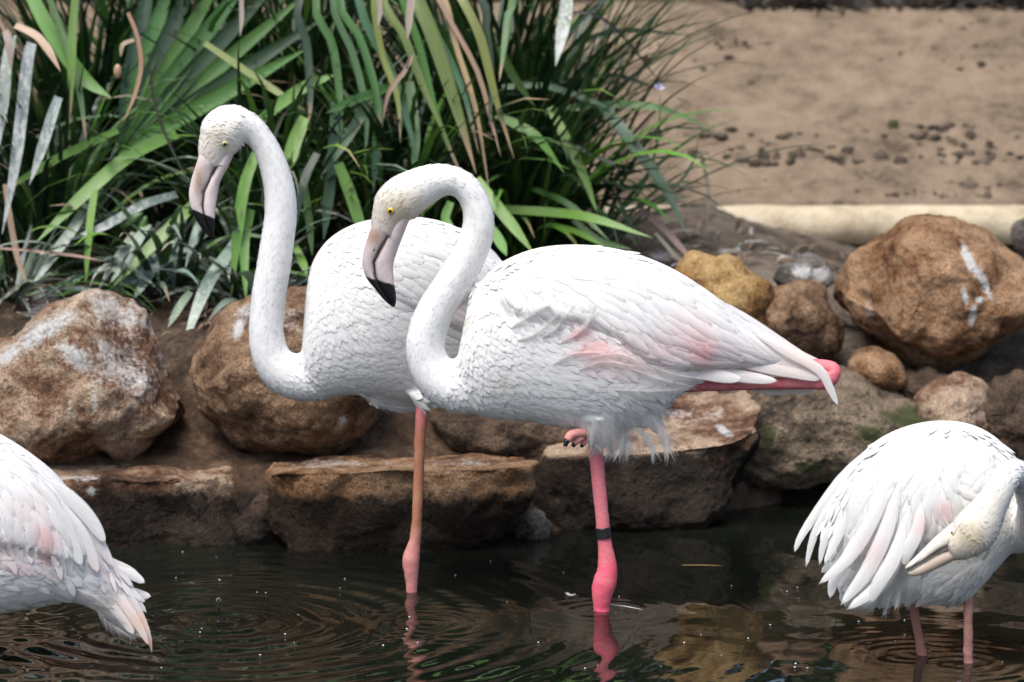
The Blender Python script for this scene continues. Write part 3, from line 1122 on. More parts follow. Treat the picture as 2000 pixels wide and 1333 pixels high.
def barbed(m, pts, W, nrm, tint, n=34, rag=0.45, bw=0.0009):
    """a loose downy feather: a quill and separate soft barbs"""
    q = crom([tuple(p) for p in pts], 14)
    nrm = Vector(nrm)

    def at(t):
        x = t * 13
        i = min(int(x), 12)
        k = x - i
        return Vector(q[i] * (1 - k) + q[i + 1] * k), Vector(q[i + 1] - q[i]).normalized()
    for side_ in (-1, 1):
        for i in range(n):
            t = (i + random.random()) / n
            p, tg = at(t)
            sd = tg.cross(nrm).normalized() * side_
            prof = (min(1, t / 0.2) ** 0.5) * (1 - 0.55 * max(0, t - 0.55) / 0.45)
            L = W * prof * random.uniform(1 - rag, 1.08)
            lean = 1.1 + 1.2 * t
            b = len(m.v)
            d = (sd + tg * lean + nrm * random.uniform(-0.25, 0.3)).normalized()
            for k in range(5):
                x = k / 4
                c = p + d * (L * 1.25 * x) + tg * (L * 0.35 * x * x) - nrm * (L * 0.18 * x * x) + Vector((0, 0, -0.10 * L * x * x))
                ww = bw * (1 - 0.75 * x)
                for e in (-1, 1):
                    m.v.append(c + tg * (ww * e) + nrm * (0.4 * ww * e))
                    m.c.append(tuple(tint(c)))
                    m.uv.append((x, t))
            for k in range(4):
                a = b + k * 2
                m.f.append((a, a + 1, a + 3, a + 2))
    free = crom([tuple(p) for p in pts], 10)
    b = len(m.v)
    for i in range(10):
        tg = Vector(free[min(i + 1, 9)] - free[max(i - 1, 0)]).normalized()
        sd = tg.cross(nrm).normalized()
        for e in (-1, 1):
            m.v.append(Vector(free[i]) + sd * (e * 0.0009 * (1 - 0.08 * i)))
            m.c.append(tuple(tint(free[i])))
            m.uv.append((0, 0))
    for i in range(9):
        a = b + i * 2
        m.f.append((a, a + 1, a + 3, a + 2))


def flamingo(cfg):
    Y0, k, u0 = cfg['Y'], cfg.get('yaw', 0.0), cfg.get('u0', 1000)

    def Yf(u):
        return Y0 + k * (u - u0) * S(Y0)

    def BP(u, v, dy=0.0):
        return P(u, v, Yf(u) + dy)
    yn = Vector((-k, 1, 0)).normalized()
    root = thing('flamingo', cfg['foot'], cfg['label'], 'flamingo', 'white flamingos in the pool')
    s0 = S(Y0)
    # -- one continuous body: trunk, neck and head
    V, F = [], []

    def put(v, f):
        b = len(V)
        V.extend(v)
        F.extend([tuple(i + b for i in x) for x in f])
    put(*loft([(BP(a, b), BP(c, d), h) for a, b, c, d, h in cfg['trunk']], n=56, seg=32, yn=yn, pw=cfg.get('pw', 0.92)))
    npath = []
    for e in cfg['neck']:
        u, v, r = e[:3]
        p = P(u, v, e[3]) if len(e) > 3 and e[3] is not None else BP(u, v)
        npath.append((p.x, p.y, p.z, r * s0, e[4] if len(e) > 4 else 0.92))
    put(*tube(npath, n=max(60, 9 * len(npath)), seg=20)[:2])
    if cfg.get('head'):
        hp = []
        for e in cfg['head']:
            u, v, r, ky = e[:4]
            p = P(u, v, e[4]) if len(e) > 4 else BP(u, v)
            hp.append((p.x, p.y, p.z, r * s0, ky))
        put(*tube(hp, n=34, seg=20)[:2])
    for st in cfg.get('lumps', ()):
        lp = [(*BP(u, v, dy), r * s0, ky) for u, v, r, ky, dy in st]
        put(*tube(lp, n=18, seg=16)[:2])
    V, F = remeshed(V, F, 0.0072, 5)
    uvp = proj(V)
    # -- plumage colouring, plus shade painted at the preening bird's neck base
    tl = [(np.array(t[:2]), t[2], np.array(t[3]), t[4]) for t in cfg['tints']]

    def tint(p):
        q = proj(p)[0]
        c = WHITE.copy()
        for ctr, r, cc, st_ in tl:
            d2 = ((q - ctr) ** 2).sum() / (r * r)
            if d2 < 4:
                c = c + (cc - c) * (st_ * math.exp(-d2 * 1.5))
        return c
    cols = np.tile(WHITE, (len(V), 1))
    for ctr, r, cc, st_ in tl:
        w_ = st_ * np.exp(-1.5 * ((uvp - ctr) ** 2).sum(1) / (r * r))
        cols = cols + (cc - cols) * w_[:, None]
    flows = list(cfg['flows'])
    nk = [(e[0], e[1]) for e in cfg['neck']]
    nk = crom(nk, 40)
    for i in range(1, 34):
        d = nk[i + 1] - nk[i - 1]
        flows.append((nk[i][0], nk[i][1], d[0], d[1]))
    if cfg.get('head'):
        h0 = cfg['head'][0]
        flows.append((h0[0], h0[1], nk[2][0] - h0[0], nk[2][1] - h0[1]))
    body = make('body', V, F, MAT['down'], root, c=cols)
    sk = Skin(V, F, flows)
    # -- folded wing: a raised shell over the flank, carrying its own feathers
    wp = cfg['wing']
    fc = np.array([V[list(f)].mean(0) for f in F])
    fuv = proj(fc)
    nrm = np.empty(len(V) * 3, dtype=np.float32)
    body.data.vertices.foreach_get('normal', nrm)
    nrm = nrm.reshape(-1, 3)
    fn = np.array([nrm[list(f)].mean(0) for f in F])
    own = fc[:, 1] > cfg.get('wing_back_of', -99)
    sel = inpoly(fuv, wp) & (fn[:, 1] < 0.30) & own
    ids = sorted({i for f, ok in zip(F, sel) if ok for i in f})
    mp = {i: j for j, i in enumerate(ids)}
    hgt = cfg.get('wing_h', 0.012) * sstep(polydist(uvp[ids], wp), 0, 26) - 0.003
    WV = V[ids] + nrm[ids] * hgt[:, None]
    WF = [tuple(mp[i] for i in f) for f, ok in zip(F, sel) if ok]
    wing = make('wing', WV, WF, MAT['down'], root, c=cols[ids])
    allV = np.concatenate([V, WV])
    sk2 = Skin(allV, list(F) + [tuple(i + len(V) for i in f) for f in WF], flows)
    # wing feathers, scattered with even spacing, long towards the rear
    vis = np.nonzero(inpoly(fuv, wp) & (fn[:, 1] < -0.2) & own)[0]
    rg = np.random.default_rng(cfg.get('seed', 1))
    rg.shuffle(vis)
    kept = []
    for i in vis:
        q = fuv[i]
        L, W = cfg['fsize'](*q)
        sp = W * 1.15 / s0
        ok = True
        for (x, y, w_) in kept:
            if (x - q[0]) ** 2 + (y - q[1]) ** 2 < (0.5 * (sp + w_)) ** 2:
                ok = False
                break
        if ok:
            kept.append((q[0], q[1], sp))
            m = M()
            laid_feather(m, sk2, Vector(fc[i]) + Vector(fn[i]) * 0.012, L * 1.15 * rg.uniform(0.85, 1.15), W * rg.uniform(0.85, 1.1), 0.001, cfg.get('lift', 0.0065) * rg.uniform(0.2, 0.5), tint,
                         pointed=cfg.get('point', 0.25), turn=rg.normal() * cfg.get('mess', 0.08))
            m.build('feather', MAT['feather'], wing)
    # long quills along the rear edge
    for (pts, W, pt, dy) in cfg.get('quills', ()):
        m = M()
        n_ = len(pts)
        pw = []
        for i, e in enumerate(pts):
            if len(e) > 2:
                pw.append(P(e[0], e[1], e[2]))
            else:
                pw.append(BP(e[0], e[1], dy))
        free_feather(m, pw, W * s0, Vector(cfg.get('qn', (0.1, -1, 0.25))).normalized(), tint, pt)
        m.build('feather', MAT['quill'], wing)
    # -- the short plumage of neck, breast, flank and belly
    area = np.array([np.linalg.norm(np.cross(V[f[1]] - V[f[0]], V[f[-1]] - V[f[0]])) for f in F])
    pl, pk = M(), M()
    nq = crom([e[:3] for e in cfg['neck']], 60)[:int(60 * cfg.get('neck_end', 0.8))]
    hq = np.array([e[:3] for e in cfg.get('head', [])] or [(0, -9999, 0)], float)
    nq = np.concatenate([nq, hq])
    nd = np.min(np.hypot(fuv[:, 0:1] - nq[None, :, 0], fuv[:, 1:2] - nq[None, :, 1]) - nq[None, :, 2] * 1.12, axis=1)
    nb = cfg.get('n_plume', 9000)
    pick = rg.choice(len(F), nb, p=area / area.sum())
    for i in pick:
        q = fuv[i]
        if sel[i] and rg.random() < 0.9:
            continue
        if fn[i][1] > 0.75 and rg.random() < 0.6:
            continue
        neckish = nd[i] < 0
        L, W, lf = (0.016, 0.0045, 0.003) if neckish else cfg['psize'](*q)
        if L <= 0:
            continue
        L *= rg.uniform(0.7, 1.3)
        n = Vector(fn[i]).normalized()
        p = Vector(fc[i]) + Vector((rg.normal(), rg.normal(), rg.normal())) * 0.003
        p, n = sk.near(p)
        d = sk.tangent(p, n)
        c = n.cross(d)
        d = (d + c * rg.normal() * 0.22).normalized()
        c = n.cross(d)
        g = tint(p) * (rg.uniform(0.92, 1.03) if neckish else rg.uniform(0.96, 1.03))
        a = p - n * 0.001
        if not neckish and fn[i][1] > -0.18:
            continue
        lf *= 0.5 if neckish else 0.16
        mid = p + d * (L * 0.55)
        li = lf * rg.uniform(0.4, 1.5)
        pq = pk if neckish else pl
        pq.add([a, mid - c * W * 0.5 + n * li * 0.35, mid + n * (li * 0.55 + W * (0.1 if neckish else 0.045)), mid + c * W * 0.5 + n * li * 0.35,
                p + d * (L * 0.9) - c * W * 0.3 + n * li * 0.3, p + d * (L * 0.9) + c * W * 0.3 + n * li * 0.3, p + d * L * 1.06 + n * li * 0.25],
               [(0, 1, 2), (0, 2, 3), (1, 4, 2), (2, 4, 6, 5), (2, 5, 3)], tuple(g), [(0, 0), (-1, .5), (0, .5), (1, .5), (-.8, .9), (.8, .9), (0, 1)])
        ks = 0.10 if neckish else 0.2
        pq.n.extend([(n + c * (ks * a_) + d * (ks * b_)).normalized() for a_, b_ in ((0, -.4), (-1, 0), (0, 0), (1, 0), (-.7, .5), (.7, .5), (0, .7))])
    pm = pl.build('plumage', MAT['plume'], root)
    pm['kind'] = 'stuff'
    pm = pk.build('neck_plumage', MAT['fur'], root)
    pm['kind'] = 'stuff'
    # -- loose downy feathers
    for e in cfg.get('loose', ()):
        pts, W = e[0], e[1]
        hw = []
        for i, (u, v) in enumerate(pts):
            l, n = sk2.ray(u, v)
            if l is None:
                l = BP(u, v, e[2] if len(e) > 2 else -0.06)
            else:
                l = l + n * (0.004 + 0.022 * i / (len(pts) - 1))
            hw.append(l)
        m = M()
        barbed(m, hw, W * s0, Vector((0.05, -1, 0.3)).normalized(), tint, n=int(1.4 * (e[3] if len(e) > 3 else 34)))
        m.build('loose_feather', MAT['downy'], root)
    # -- bill
    for nm, sts in cfg.get('bill', {}).items():
        v, f = loft([(P(a, b, cfg['billY'](a)), P(c, d, cfg['billY'](c)), h * s0) for a, b, c, d, h in sts], n=64, seg=18, pw=0.85)
        v = np.array([tuple(x) for x in v])
        uvb = proj(v)
        cb = cfg['billcol'](uvb[:, 0], uvb[:, 1])
        make(nm, v, f, MAT['bill'], root, c=cb)
    for (u, v, du, dv, r) in cfg.get('nostril', ()):
        yb = cfg['billY'](u) - cfg['nosY'] * s0
        a, b_ = P(u - du, v - dv, yb), P(u + du, v + dv, yb)
        q = [(*a, r * s0 * .3, .6), (*a.lerp(b_, .5), r * s0, .6), (*b_, r * s0 * .3, .6)]
        vv, ff, _ = tube(q, n=10, seg=8)
        make('nostril', vv, ff, MAT['claw'], root)
    # -- eye
    if cfg.get('eye'):
        u, v, r, im = cfg['eye']
        l, n = sk.ray(u, v)
        rr = r * s0
        sg = (CAM - l).normalized()
        c = l - n * (rr * 0.62)
        rim_v, rim_f = ball(l - n * rr * 0.95, rr * 1.42, 14, 8)
        make('eyelid', rim_v, rim_f, MAT['bill'], root, c=[(0.36, 0.28, 0.24)] * len(rim_v))
        vv, ff = ball(c + n * rr * 0.25, rr, 16, 10)
        eye = make('eye', vv, ff, MAT[im], root)
        vv, ff = ball(c + n * rr * 0.25 + n * rr * 0.62, rr * 0.52, 12, 8)
        make('pupil', vv, ff, MAT['pupil'], eye)
    # -- legs
    for lg in cfg['legs']:
        path = []
        for e in lg['path']:
            u, v, r = e[:3]
            q = P(u, v, lg['Y'] if len(e) < 4 else e[3])
            path.append((q.x, q.y, q.z, r * S(lg['Y']), lg.get('ky', 0.9)))
        v, f, tt = tube(path, n=60, seg=14)
        for i_, x in enumerate(v):
            kn = 0.0008 + 0.0016 * float(noise.noise(Vector(x) * 9) > 0.0)
            nz_ = noise.noise(Vector(x) * 55) * kn + noise.noise(Vector(x) * 120) * 0.0005
            ax_ = Vector(path[min(int(tt[i_] * (len(path) - 1) + 0.5), len(path) - 1)][:3])
            o_ = Vector((x.x - ax_.x, x.y - ax_.y, 0))
            if o_.length > 1e-5:
                x += o_.normalized() * nz_
        uvl = proj(np.array([tuple(x) for x in v]))
        cc = []
        for i, x in enumerate(v):
            wv = 1 + 0.03 * math.sin(uvl[i, 1] * 0.9) if lg.get('rings', True) else 1
            c = np.array(lg['col'](uvl[i, 0], uvl[i, 1])) * wv
            cc.append(tuple(c))
        leg = make('leg', v, f, MAT['leg'], root, c=cc)
        if lg.get('band'):
            a, b_, r, uu = lg['band']
            p1, p2 = P(uu[0], a, lg['Y']), P(uu[1], b_, lg['Y'])
            bd = []
            for t_, kk in ((0, 0.95), (0.001, 1), (0.5, 1.0), (0.999, 1), (1, 0.95)):
                x = p1.lerp(p2, t_)
                bd.append((x.x, x.y, x.z, r * s0 * kk, 1.0))
            v, f, _ = tube(bd, n=16, seg=20)
            make('leg_ring', v, f, MAT['band'], leg)
        for toe in lg.get('toes', ()):
            tp = [(*P(u, v, y), r * s0, 0.9) for u, v, r, y in toe]
            v, f, _ = tube(tp[:-1], n=18, seg=10)
            to = make('toe', v, f, MAT['leg'], leg, c=[(0.66, 0.27, 0.25)] * len(v))
            v, f, _ = tube([tp[-2][:3] + (tp[-2][3] * 0.8, 0.9), tp[-1]], n=8, seg=8)
            make('claw', v, f, MAT['claw'], to)
    return root


def lerp_(a, b, t):
    return a + (b - a) * max(0.0, min(1.0, t))


CREAM = (0.66, 0.60, 0.47)
# ---- the front flamingo
gape2 = np.array([(764, 452), (746, 480), (730, 512), (732, 540), (747, 570), (760, 588), (768, 600)], float)


def billcol_for(gape, black, warm, horn=(0.72, 0.62, 0.60)):
    def fn_(u, v):
        q = np.stack([u, v], 1)
        d = np.full(len(q), 1e9)
        for i in range(len(gape) - 1):
            a, b = gape[i], gape[i + 1]
            ab = b - a
            t = np.clip(((q - a) @ ab) / (ab @ ab), 0, 1)
            d = np.minimum(d, np.linalg.norm(q - (a + t[:, None] * ab), axis=1))
        c = np.tile(np.array(horn), (len(q), 1))
        wm = warm(u, v)[:, None]
        c = c * (1 - wm) + np.array([0.36, 0.24, 0.17]) * wm
        blk = sstep(black(u, v), -1, 1.5)[:, None]
        line = (1 - sstep(d, 1.5, 3.5))[:, None]
        kk = np.maximum(blk, line * 0.9)
        return c * (1 - kk) + np.array([0.008, 0.008, 0.009]) * kk
    return fn_


def fs_front(u, v):
    t = (u - 960) / 560
    return lerp_(0.055, 0.21, t), lerp_(0.0155, 0.0165, t)


def ps_front(u, v):
    if u < 800 and v < 470:
        return 0.007, 0.005, 0.001
    if v < 700 and u < 905 or u < 870 and v < 760:
        return 0.015, 0.0042, 0.0016
    if v > 832 and u > 1100 or v > 795 and 1130 < u < 1235:
        return 0, 0, 0
    if v > 760 and u > 1100:
        return 0.035, 0.011, 0.008
    if u > 1380:
        return 0.06, 0.02, 0.004
    t = (u - 880) / 250
    return lerp_(0.02, 0.052, t), lerp_(0.013, 0.022, t), lerp_(0.004, 0.011, t)


def pinkleg(u, v):
    k = float(sstep(v, 1000, 1120))
    return (lerp_(0.70, 0.78, k), lerp_(0.20, 0.115, k), lerp_(0.235, 0.185, k))


toes = [[(1150, 846, 9, -0.06), (1130, 846, 9, -0.075), (1115, 850, 9, -0.085), (1108, 860, 8, -0.09), (1103, 872, 4, -0.09)],
        [(1152, 850, 8, -0.04), (1140, 852, 8.5, -0.06), (1130, 858, 8, -0.07), (1122, 866, 7, -0.07), (1119, 873, 3.5, -0.07)],
        [(1156, 850, 8, -0.03), (1148, 854, 8, -0.05), (1142, 862, 7, -0.055), (1138, 868, 6, -0.055), (1135, 874, 3, -0.055)]]
front = dict(
    label='front white flamingo on one pink leg with a black ring, other leg folded back', Y=0.0, foot=P(1175, 1210, 0.0), seed=21,
    trunk=[(908, 625, 893, 700, .03), (916, 590, 888, 765, .06), (935, 553, 905, 800, .09), (975, 515, 955, 816, .12), (1040, 487, 1035, 824, .138), (1110, 478, 1105, 836, .148),
           (1180, 482, 1175, 846, .148), (1250, 498, 1235, 838, .138), (1320, 528, 1290, 800, .12), (1390, 573, 1345, 755, .10), (1450, 620, 1410, 734, .075), (1515, 666, 1490, 728, .045), (1575, 702, 1560, 728, .02), (1600, 718, 1595, 728, .008)],
    neck=[(800, 378, 42), (840, 358, 37), (872, 352, 31), (900, 360, 28), (921, 382, 28), (933, 412, 30), (934, 445, 32), (924, 480, 34), (905, 518, 35), (880, 560, 36), (855, 600, 37), (838, 638, 38), (831, 675, 39), (838, 712, 41), (862, 742, 48), (905, 752, 58), (960, 740, 60)],
    head=[(748, 458, 25, .82), (757, 428, 33, .82), (770, 404, 43, .82), (785, 390, 46, .85), (808, 374, 43, .9), (840, 358, 37, .9)],
    lumps=[[(1170, 800, 60, .7, -.05), (1172, 840, 42, .7, -.03), (1168, 868, 22, .8, -.01)], [(1230, 770, 60, .7, -.04), (1255, 800, 40, .6, -.04), (1275, 830, 18, .6, -.04)]],
    tints=[(1135, 672, 36, PINK, .75), (1375, 690, 36, PINK, .85), (1345, 660, 60, PINK, .35), (1225, 690, 50, PINK, .25), (1185, 690, 60, PINK, .18), (1560, 705, 70, (.84, .66, .58), .55), (1290, 690, 40, PINK, .3), (1450, 700, 40, PINK, .22),
           (775, 418, 70, (.54, .475, .35), 1.0), (750, 450, 34, (.5, .42, .38), .6), (800, 470, 30, (.6, .48, .38), .5), (905, 610, 26, (.66, .58, .45), .5), (940, 470, 40, (.72, .68, .6), .35), (850, 640, 80, (.72, .73, .74), .4), (850, 740, 80, (.74, .74, .74), .35), (970, 745, 26, (.6, .5, .38), .35)],
    flows=[(915, 600, .3, 1), (900, 720, .7, .7), (960, 540, .8, .6), (1050, 505, 1, .25), (1110, 600, .75, .65), (1000, 700, .8, .5), (1000, 800, 1, .15), (1000, 620, .6, .8), (1150, 490, 1, .15), (1250, 520, .9, .45), (1250, 620, .75, .65), (1150, 780, .9, .35),
           (1380, 600, .8, .6), (1480, 680, .85, .5), (1350, 700, .9, .4), (1250, 800, .8, .5), (1180, 860, .4, 1), (1280, 830, .6, .9), (1100, 700, .9, .3), (1560, 705, .85, .45)],
    wing=[(975, 545), (1030, 505), (1110, 486), (1200, 490), (1290, 515), (1380, 570), (1460, 628), (1540, 682), (1600, 716), (1560, 727), (1450, 728), (1330, 735), (1255, 718), (1195, 668), (1130, 640), (1060, 640), (995, 625), (962, 585)],
    wing_h=0.014, fsize=fs_front, psize=ps_front, n_plume=12000, lift=0.007, mess=0.09,
    quills=[([(1380, 690), (1480, 712), (1560, 728), (1606, 742)], 17, .3, -.055), ([(1410, 660), (1510, 700), (1580, 722), (1612, 740)], 15, .3, -.05), ([(1420, 625), (1510, 672), (1580, 708), (1618, 730)], 15, .4, -.035),
            ([(1470, 650), (1540, 688), (1600, 722), (1622, 760), (1637, 794)], 12, .35, -.06), ([(1440, 628), (1520, 675), (1590, 708), (1614, 716)], 13, .3, -.02), ([(1400, 585), (1480, 640), (1560, 692), (1606, 714)], 14, .5, .0),
            ([(1330, 715), (1400, 728), (1470, 738), (1520, 745)], 15, .3, -.065), ([(1290, 700), (1350, 722), (1410, 735), (1450, 742)], 16, .2, -.08), ([(1450, 752), (1490, 762), (1535, 770)], 9, .4, .01), ([(1500, 754), (1560, 764), (1590, 766)], 8, .4, .02)],
    loose=[([(1000, 640), (1030, 618), (1075, 598)], 20), ([(1010, 665), (1050, 650), (1095, 612)], 22), ([(1060, 660), (1090, 640), (1120, 600)], 20), ([(1090, 672), (1130, 650), (1165, 612)], 22), ([(1120, 660), (1150, 635), (1160, 605)], 18), ([(1040, 610), (1070, 600), (1090, 612)], 18),
           ([(1080, 712), (1120, 690), (1170, 686)], 24), ([(1130, 722), (1180, 705), (1230, 712)], 26),
           ([(1150, 700), (1210, 690), (1260, 712)], 24), ([(1230, 720), (1290, 738), (1345, 742)], 26), ([(1250, 705), (1310, 722), (1362, 728)], 24), ([(1200, 760), (1260, 760), (1315, 752)], 28),
           ([(1230, 785), (1268, 810), (1298, 850), (1307, 884)], 34, -.06, 90), ([(1215, 790), (1240, 830), (1268, 860), (1278, 884)], 32, -.05, 80), ([(1180, 805), (1190, 850), (1196, 890)], 32, -.05, 80), ([(1160, 815), (1166, 845), (1164, 872)], 24, -.06, 70), ([(1200, 800), (1215, 840), (1230, 880)], 32, -.05, 80), ([(1250, 780), (1285, 790), (1308, 812)], 24, -.05, 44),
           ([(1150, 830), (1160, 850), (1175, 880)], 18, -.07, 36), ([(1215, 815), (1218, 850), (1208, 888)], 28, -.06, 70)],
    bill=dict(upper_bill=[(735, 415, 785, 425, 24), (726, 440, 772, 448, 22), (719, 460, 764, 464, 19), (712, 482, 749, 484, 16), (708, 510, 733.5, 512, 13), (714, 540, 736, 540, 11), (731, 563, 749, 568, 9), (749, 585, 760, 587, 6), (766, 600, 768, 600, 1.5)],
              lower_bill=[(775, 415, 800, 430, 24), (760, 445, 790, 455, 22), (746, 481, 778, 486, 17), (731, 512, 769, 515, 14), (733, 541, 769, 545, 12), (748, 570, 773, 572, 9), (760, 588, 774, 588, 6), (768.5, 600, 771, 600, 1.5)]),
    billY=lambda u: 0.0, billcol=billcol_for(gape2, lambda u, v: v - (541 + (u - 715) * 0.28), lambda u, v: np.exp(-((u - 728) / 18) ** 2 - ((v - 462) / 20) ** 2), horn=(0.56, 0.48, 0.47)),
    nostril=[(731, 486, -4, 8, 3)], nosY=14,
    eye=(763, 412, 7.6, 'iris_y'),
    legs=[dict(Y=0.0, path=[(1160, 840, 15), (1165, 890, 14.5), (1170, 950, 14), (1176, 1010, 13.8), (1181, 1060, 14.2), (1185, 1090, 17.5), (1186, 1112, 20.5), (1182, 1135, 23.5), (1177, 1156, 22), (1175, 1182, 17), (1175, 1210, 15.5), (1176, 1300, 14.5)], col=pinkleg, band=(1031, 1050, 16, (1177.5, 1179.5))),
          dict(Y=-0.03, ky=.8, path=[(1260, 768, 10), (1320, 757, 11), (1400, 753, 11.5), (1500, 750, 12), (1570, 748, 13), (1606, 744, 18), (1622, 733, 20), (1620, 719, 15), (1560, 712, 12), (1440, 715, 16)], col=lambda u, v: (0.46, 0.11, 0.14) if u < 1595 else (0.72, 0.16, 0.21), toes=toes)])
flamingo(front)

# ---- the tall flamingo behind it
gape1 = np.array([(425, 325), (409, 350), (397.5, 375), (395, 400), (399, 425), (408, 447), (414, 466)], float)


def ps_tall(u, v):
    if u < 470 and v < 330:
        return 0.007, 0.005, 0.001
    if u < 600 and v < 700:
        return 0.015, 0.0042, 0.0016
    t = (u - 590) / 220
    return lerp_(0.018, 0.04, t), lerp_(0.012, 0.02, t), lerp_(0.003, 0.006, t)


tall = dict(
    label='taller white flamingo standing behind, pale green eye, one thin brownish leg', Y=0.34, yaw=0.10, u0=812, foot=P(804, 1172, 0.243), seed=22,
    trunk=[(597, 600, 590, 690, .03), (600, 560, 588, 740, .06), (612, 510, 600, 775, .09), (645, 465, 640, 776, .115), (700, 435, 695, 772, .135), (770, 424, 765, 780, .145), (840, 427, 835, 792, .145), (905, 450, 900, 790, .135), (975, 505, 960, 770, .12), (1050, 565, 1030, 740, .095), (1120, 620, 1100, 720, .06), (1180, 665, 1170, 710, .03)],
    neck=[(458, 243, 40), (487, 250, 29), (510, 274, 26), (527, 305, 27), (539, 340, 29), (547, 380, 31), (548, 425, 32), (542, 470, 33), (535, 520, 34), (526, 570, 34), (521, 620, 34), (521, 660, 35), (531, 700, 38), (556, 728, 44), (600, 738, 48), (650, 720, 55)],
    head=[(413, 324, 24, .82), (418, 296, 33, .82), (430, 272, 43, .82), (438, 256, 46, .85), (455, 246, 42, .9), (482, 248, 31, .9)],
    lumps=[[(826, 770, 30, .8, -.09), (826, 790, 16, .8, -.1)], [(740, 760, 40, .7, 0), (775, 782, 22, .6, 0), (806, 790, 10, .6, 0)]],
    tints=[(425, 278, 55, (.62, .56, .45), .85), (400, 312, 26, (.55, .46, .4), .5), (530, 620, 120, (.72, .74, .76), .3), (540, 420, 100, (.74, .75, .77), .25), (880, 600, 50, PINK, .25), (720, 640, 30, (.72, .72, .72), .3)],
    flows=[(605, 540, .2, 1), (605, 640, .3, 1), (650, 470, .75, .65), (720, 440, 1, .3), (850, 460, 1, .35), (640, 620, .5, .9), (700, 600, .8, .5), (800, 600, .9, .4), (640, 740, 1, .2), (720, 740, 1, .1), (950, 560, .8, .6), (780, 520, .85, .5), (1050, 640, .85, .5)],
    wing=[(690, 455), (760, 434), (840, 436), (920, 468), (990, 525), (1070, 590), (1150, 650), (1170, 690), (1080, 700), (960, 690), (880, 650), (800, 610), (730, 570), (690, 510)],
    wing_h=0.012, fsize=lambda u, v: (lerp_(0.045, 0.17, (u - 680) / 400), 0.016), psize=ps_tall, n_plume=11000, lift=0.006,
    quills=[([(880, 450), (930, 480), (965, 510), (985, 540)], 16, .2, -.02), ([(860, 600), (890, 585), (915, 575)], 14, .3, -.15), ([(1080, 640), (1150, 690), (1210, 730)], 15, .4, -.03)],
    loose=[([(700, 765), (750, 785), (808, 797)], 16, -.04, 40), ([(740, 770), (780, 790), (812, 800)], 14, -.02, 40)],
    bill=dict(upper_bill=[(396, 275, 445, 292, 23), (388, 304, 436, 318, 21), (382, 324, 422, 330, 18), (374, 350, 412, 352, 15), (369, 378, 401, 378, 12), (373, 406, 398, 404, 10.5), (384, 431, 402, 427, 8.5), (398, 452, 410, 449, 5.5), (412, 466, 414, 466, 1.5)],
              lower_bill=[(435, 285, 460, 295, 23), (423, 318, 446, 326, 19), (409, 351, 431, 354, 15), (398.5, 378, 425, 382, 12), (396, 404, 421, 408, 11), (400, 427, 419.5, 433, 8.5), (409, 449, 419, 452, 5.5), (414.5, 466, 417, 466, 1.5)]),
    billY=lambda u: 0.34 + 0.10 * (u - 812) * S(0.34), billcol=billcol_for(gape1, lambda u, v: v - (406 + (u - 370) * 0.42), lambda u, v: np.exp(-((u - 388) / 10) ** 2 - ((v - 350) / 36) ** 2) * 0.9),
    nostril=[(398, 350, -5, 8, 2.4)], nosY=13,
    eye=(439, 281, 7.4, 'iris_g'),
    legs=[dict(Y=0.243, path=[(827, 772, 13), (825, 796, 13), (821, 850, 11.5), (818, 920, 10.3), (815, 1000, 10.3), (812, 1045, 10.8), (807, 1073, 14), (803, 1093, 17), (803, 1115, 15.2), (804, 1140, 12), (804, 1172, 10.4), (805, 1260, 10)],
               col=lambda u, v: tuple(np.array((0.60, 0.16, 0.20)) * (1 - float(sstep(v, 795, 860))) + np.array((0.40, 0.165, 0.095)) * float(sstep(v, 795, 860)) * (1 - float(sstep(v, 1020, 1080))) + np.array((0.56, 0.22, 0.20)) * float(sstep(v, 1020, 1080))))])
flamingo(tall)

# ---- the preening flamingo at the right
gape4 = np.array([(1852, 1064), (1822, 1083), (1796, 1099), (1772, 1112)], float)


HEAD4 = [(1850, 1070), (1896, 1044), (1930, 995), (1950, 962), (1962, 930), (1990, 915), (2020, 940)]


def linedist(q, pl_):
    d = 1e9
    for (ax, ay), (bx, by) in zip(pl_[:-1], pl_[1:]):
        vx, vy = bx - ax, by - ay
        t = max(0, min(1, ((q[0] - ax) * vx + (q[1] - ay) * vy) / (vx * vx + vy * vy)))
        d = min(d, math.hypot(q[0] - ax - vx * t, q[1] - ay - vy * t))
    return d


def ps_preen(u, v):
    if u > 1945 and v > 885:
        return 0.012, 0.008, 0.0015
    if linedist((u, v), HEAD4) < 50:
        return 0.010, 0.0035, 0.0012
    if v > 1080:
        return 0.055, 0.022, 0.009
    return 0.05, 0.022, 0.006


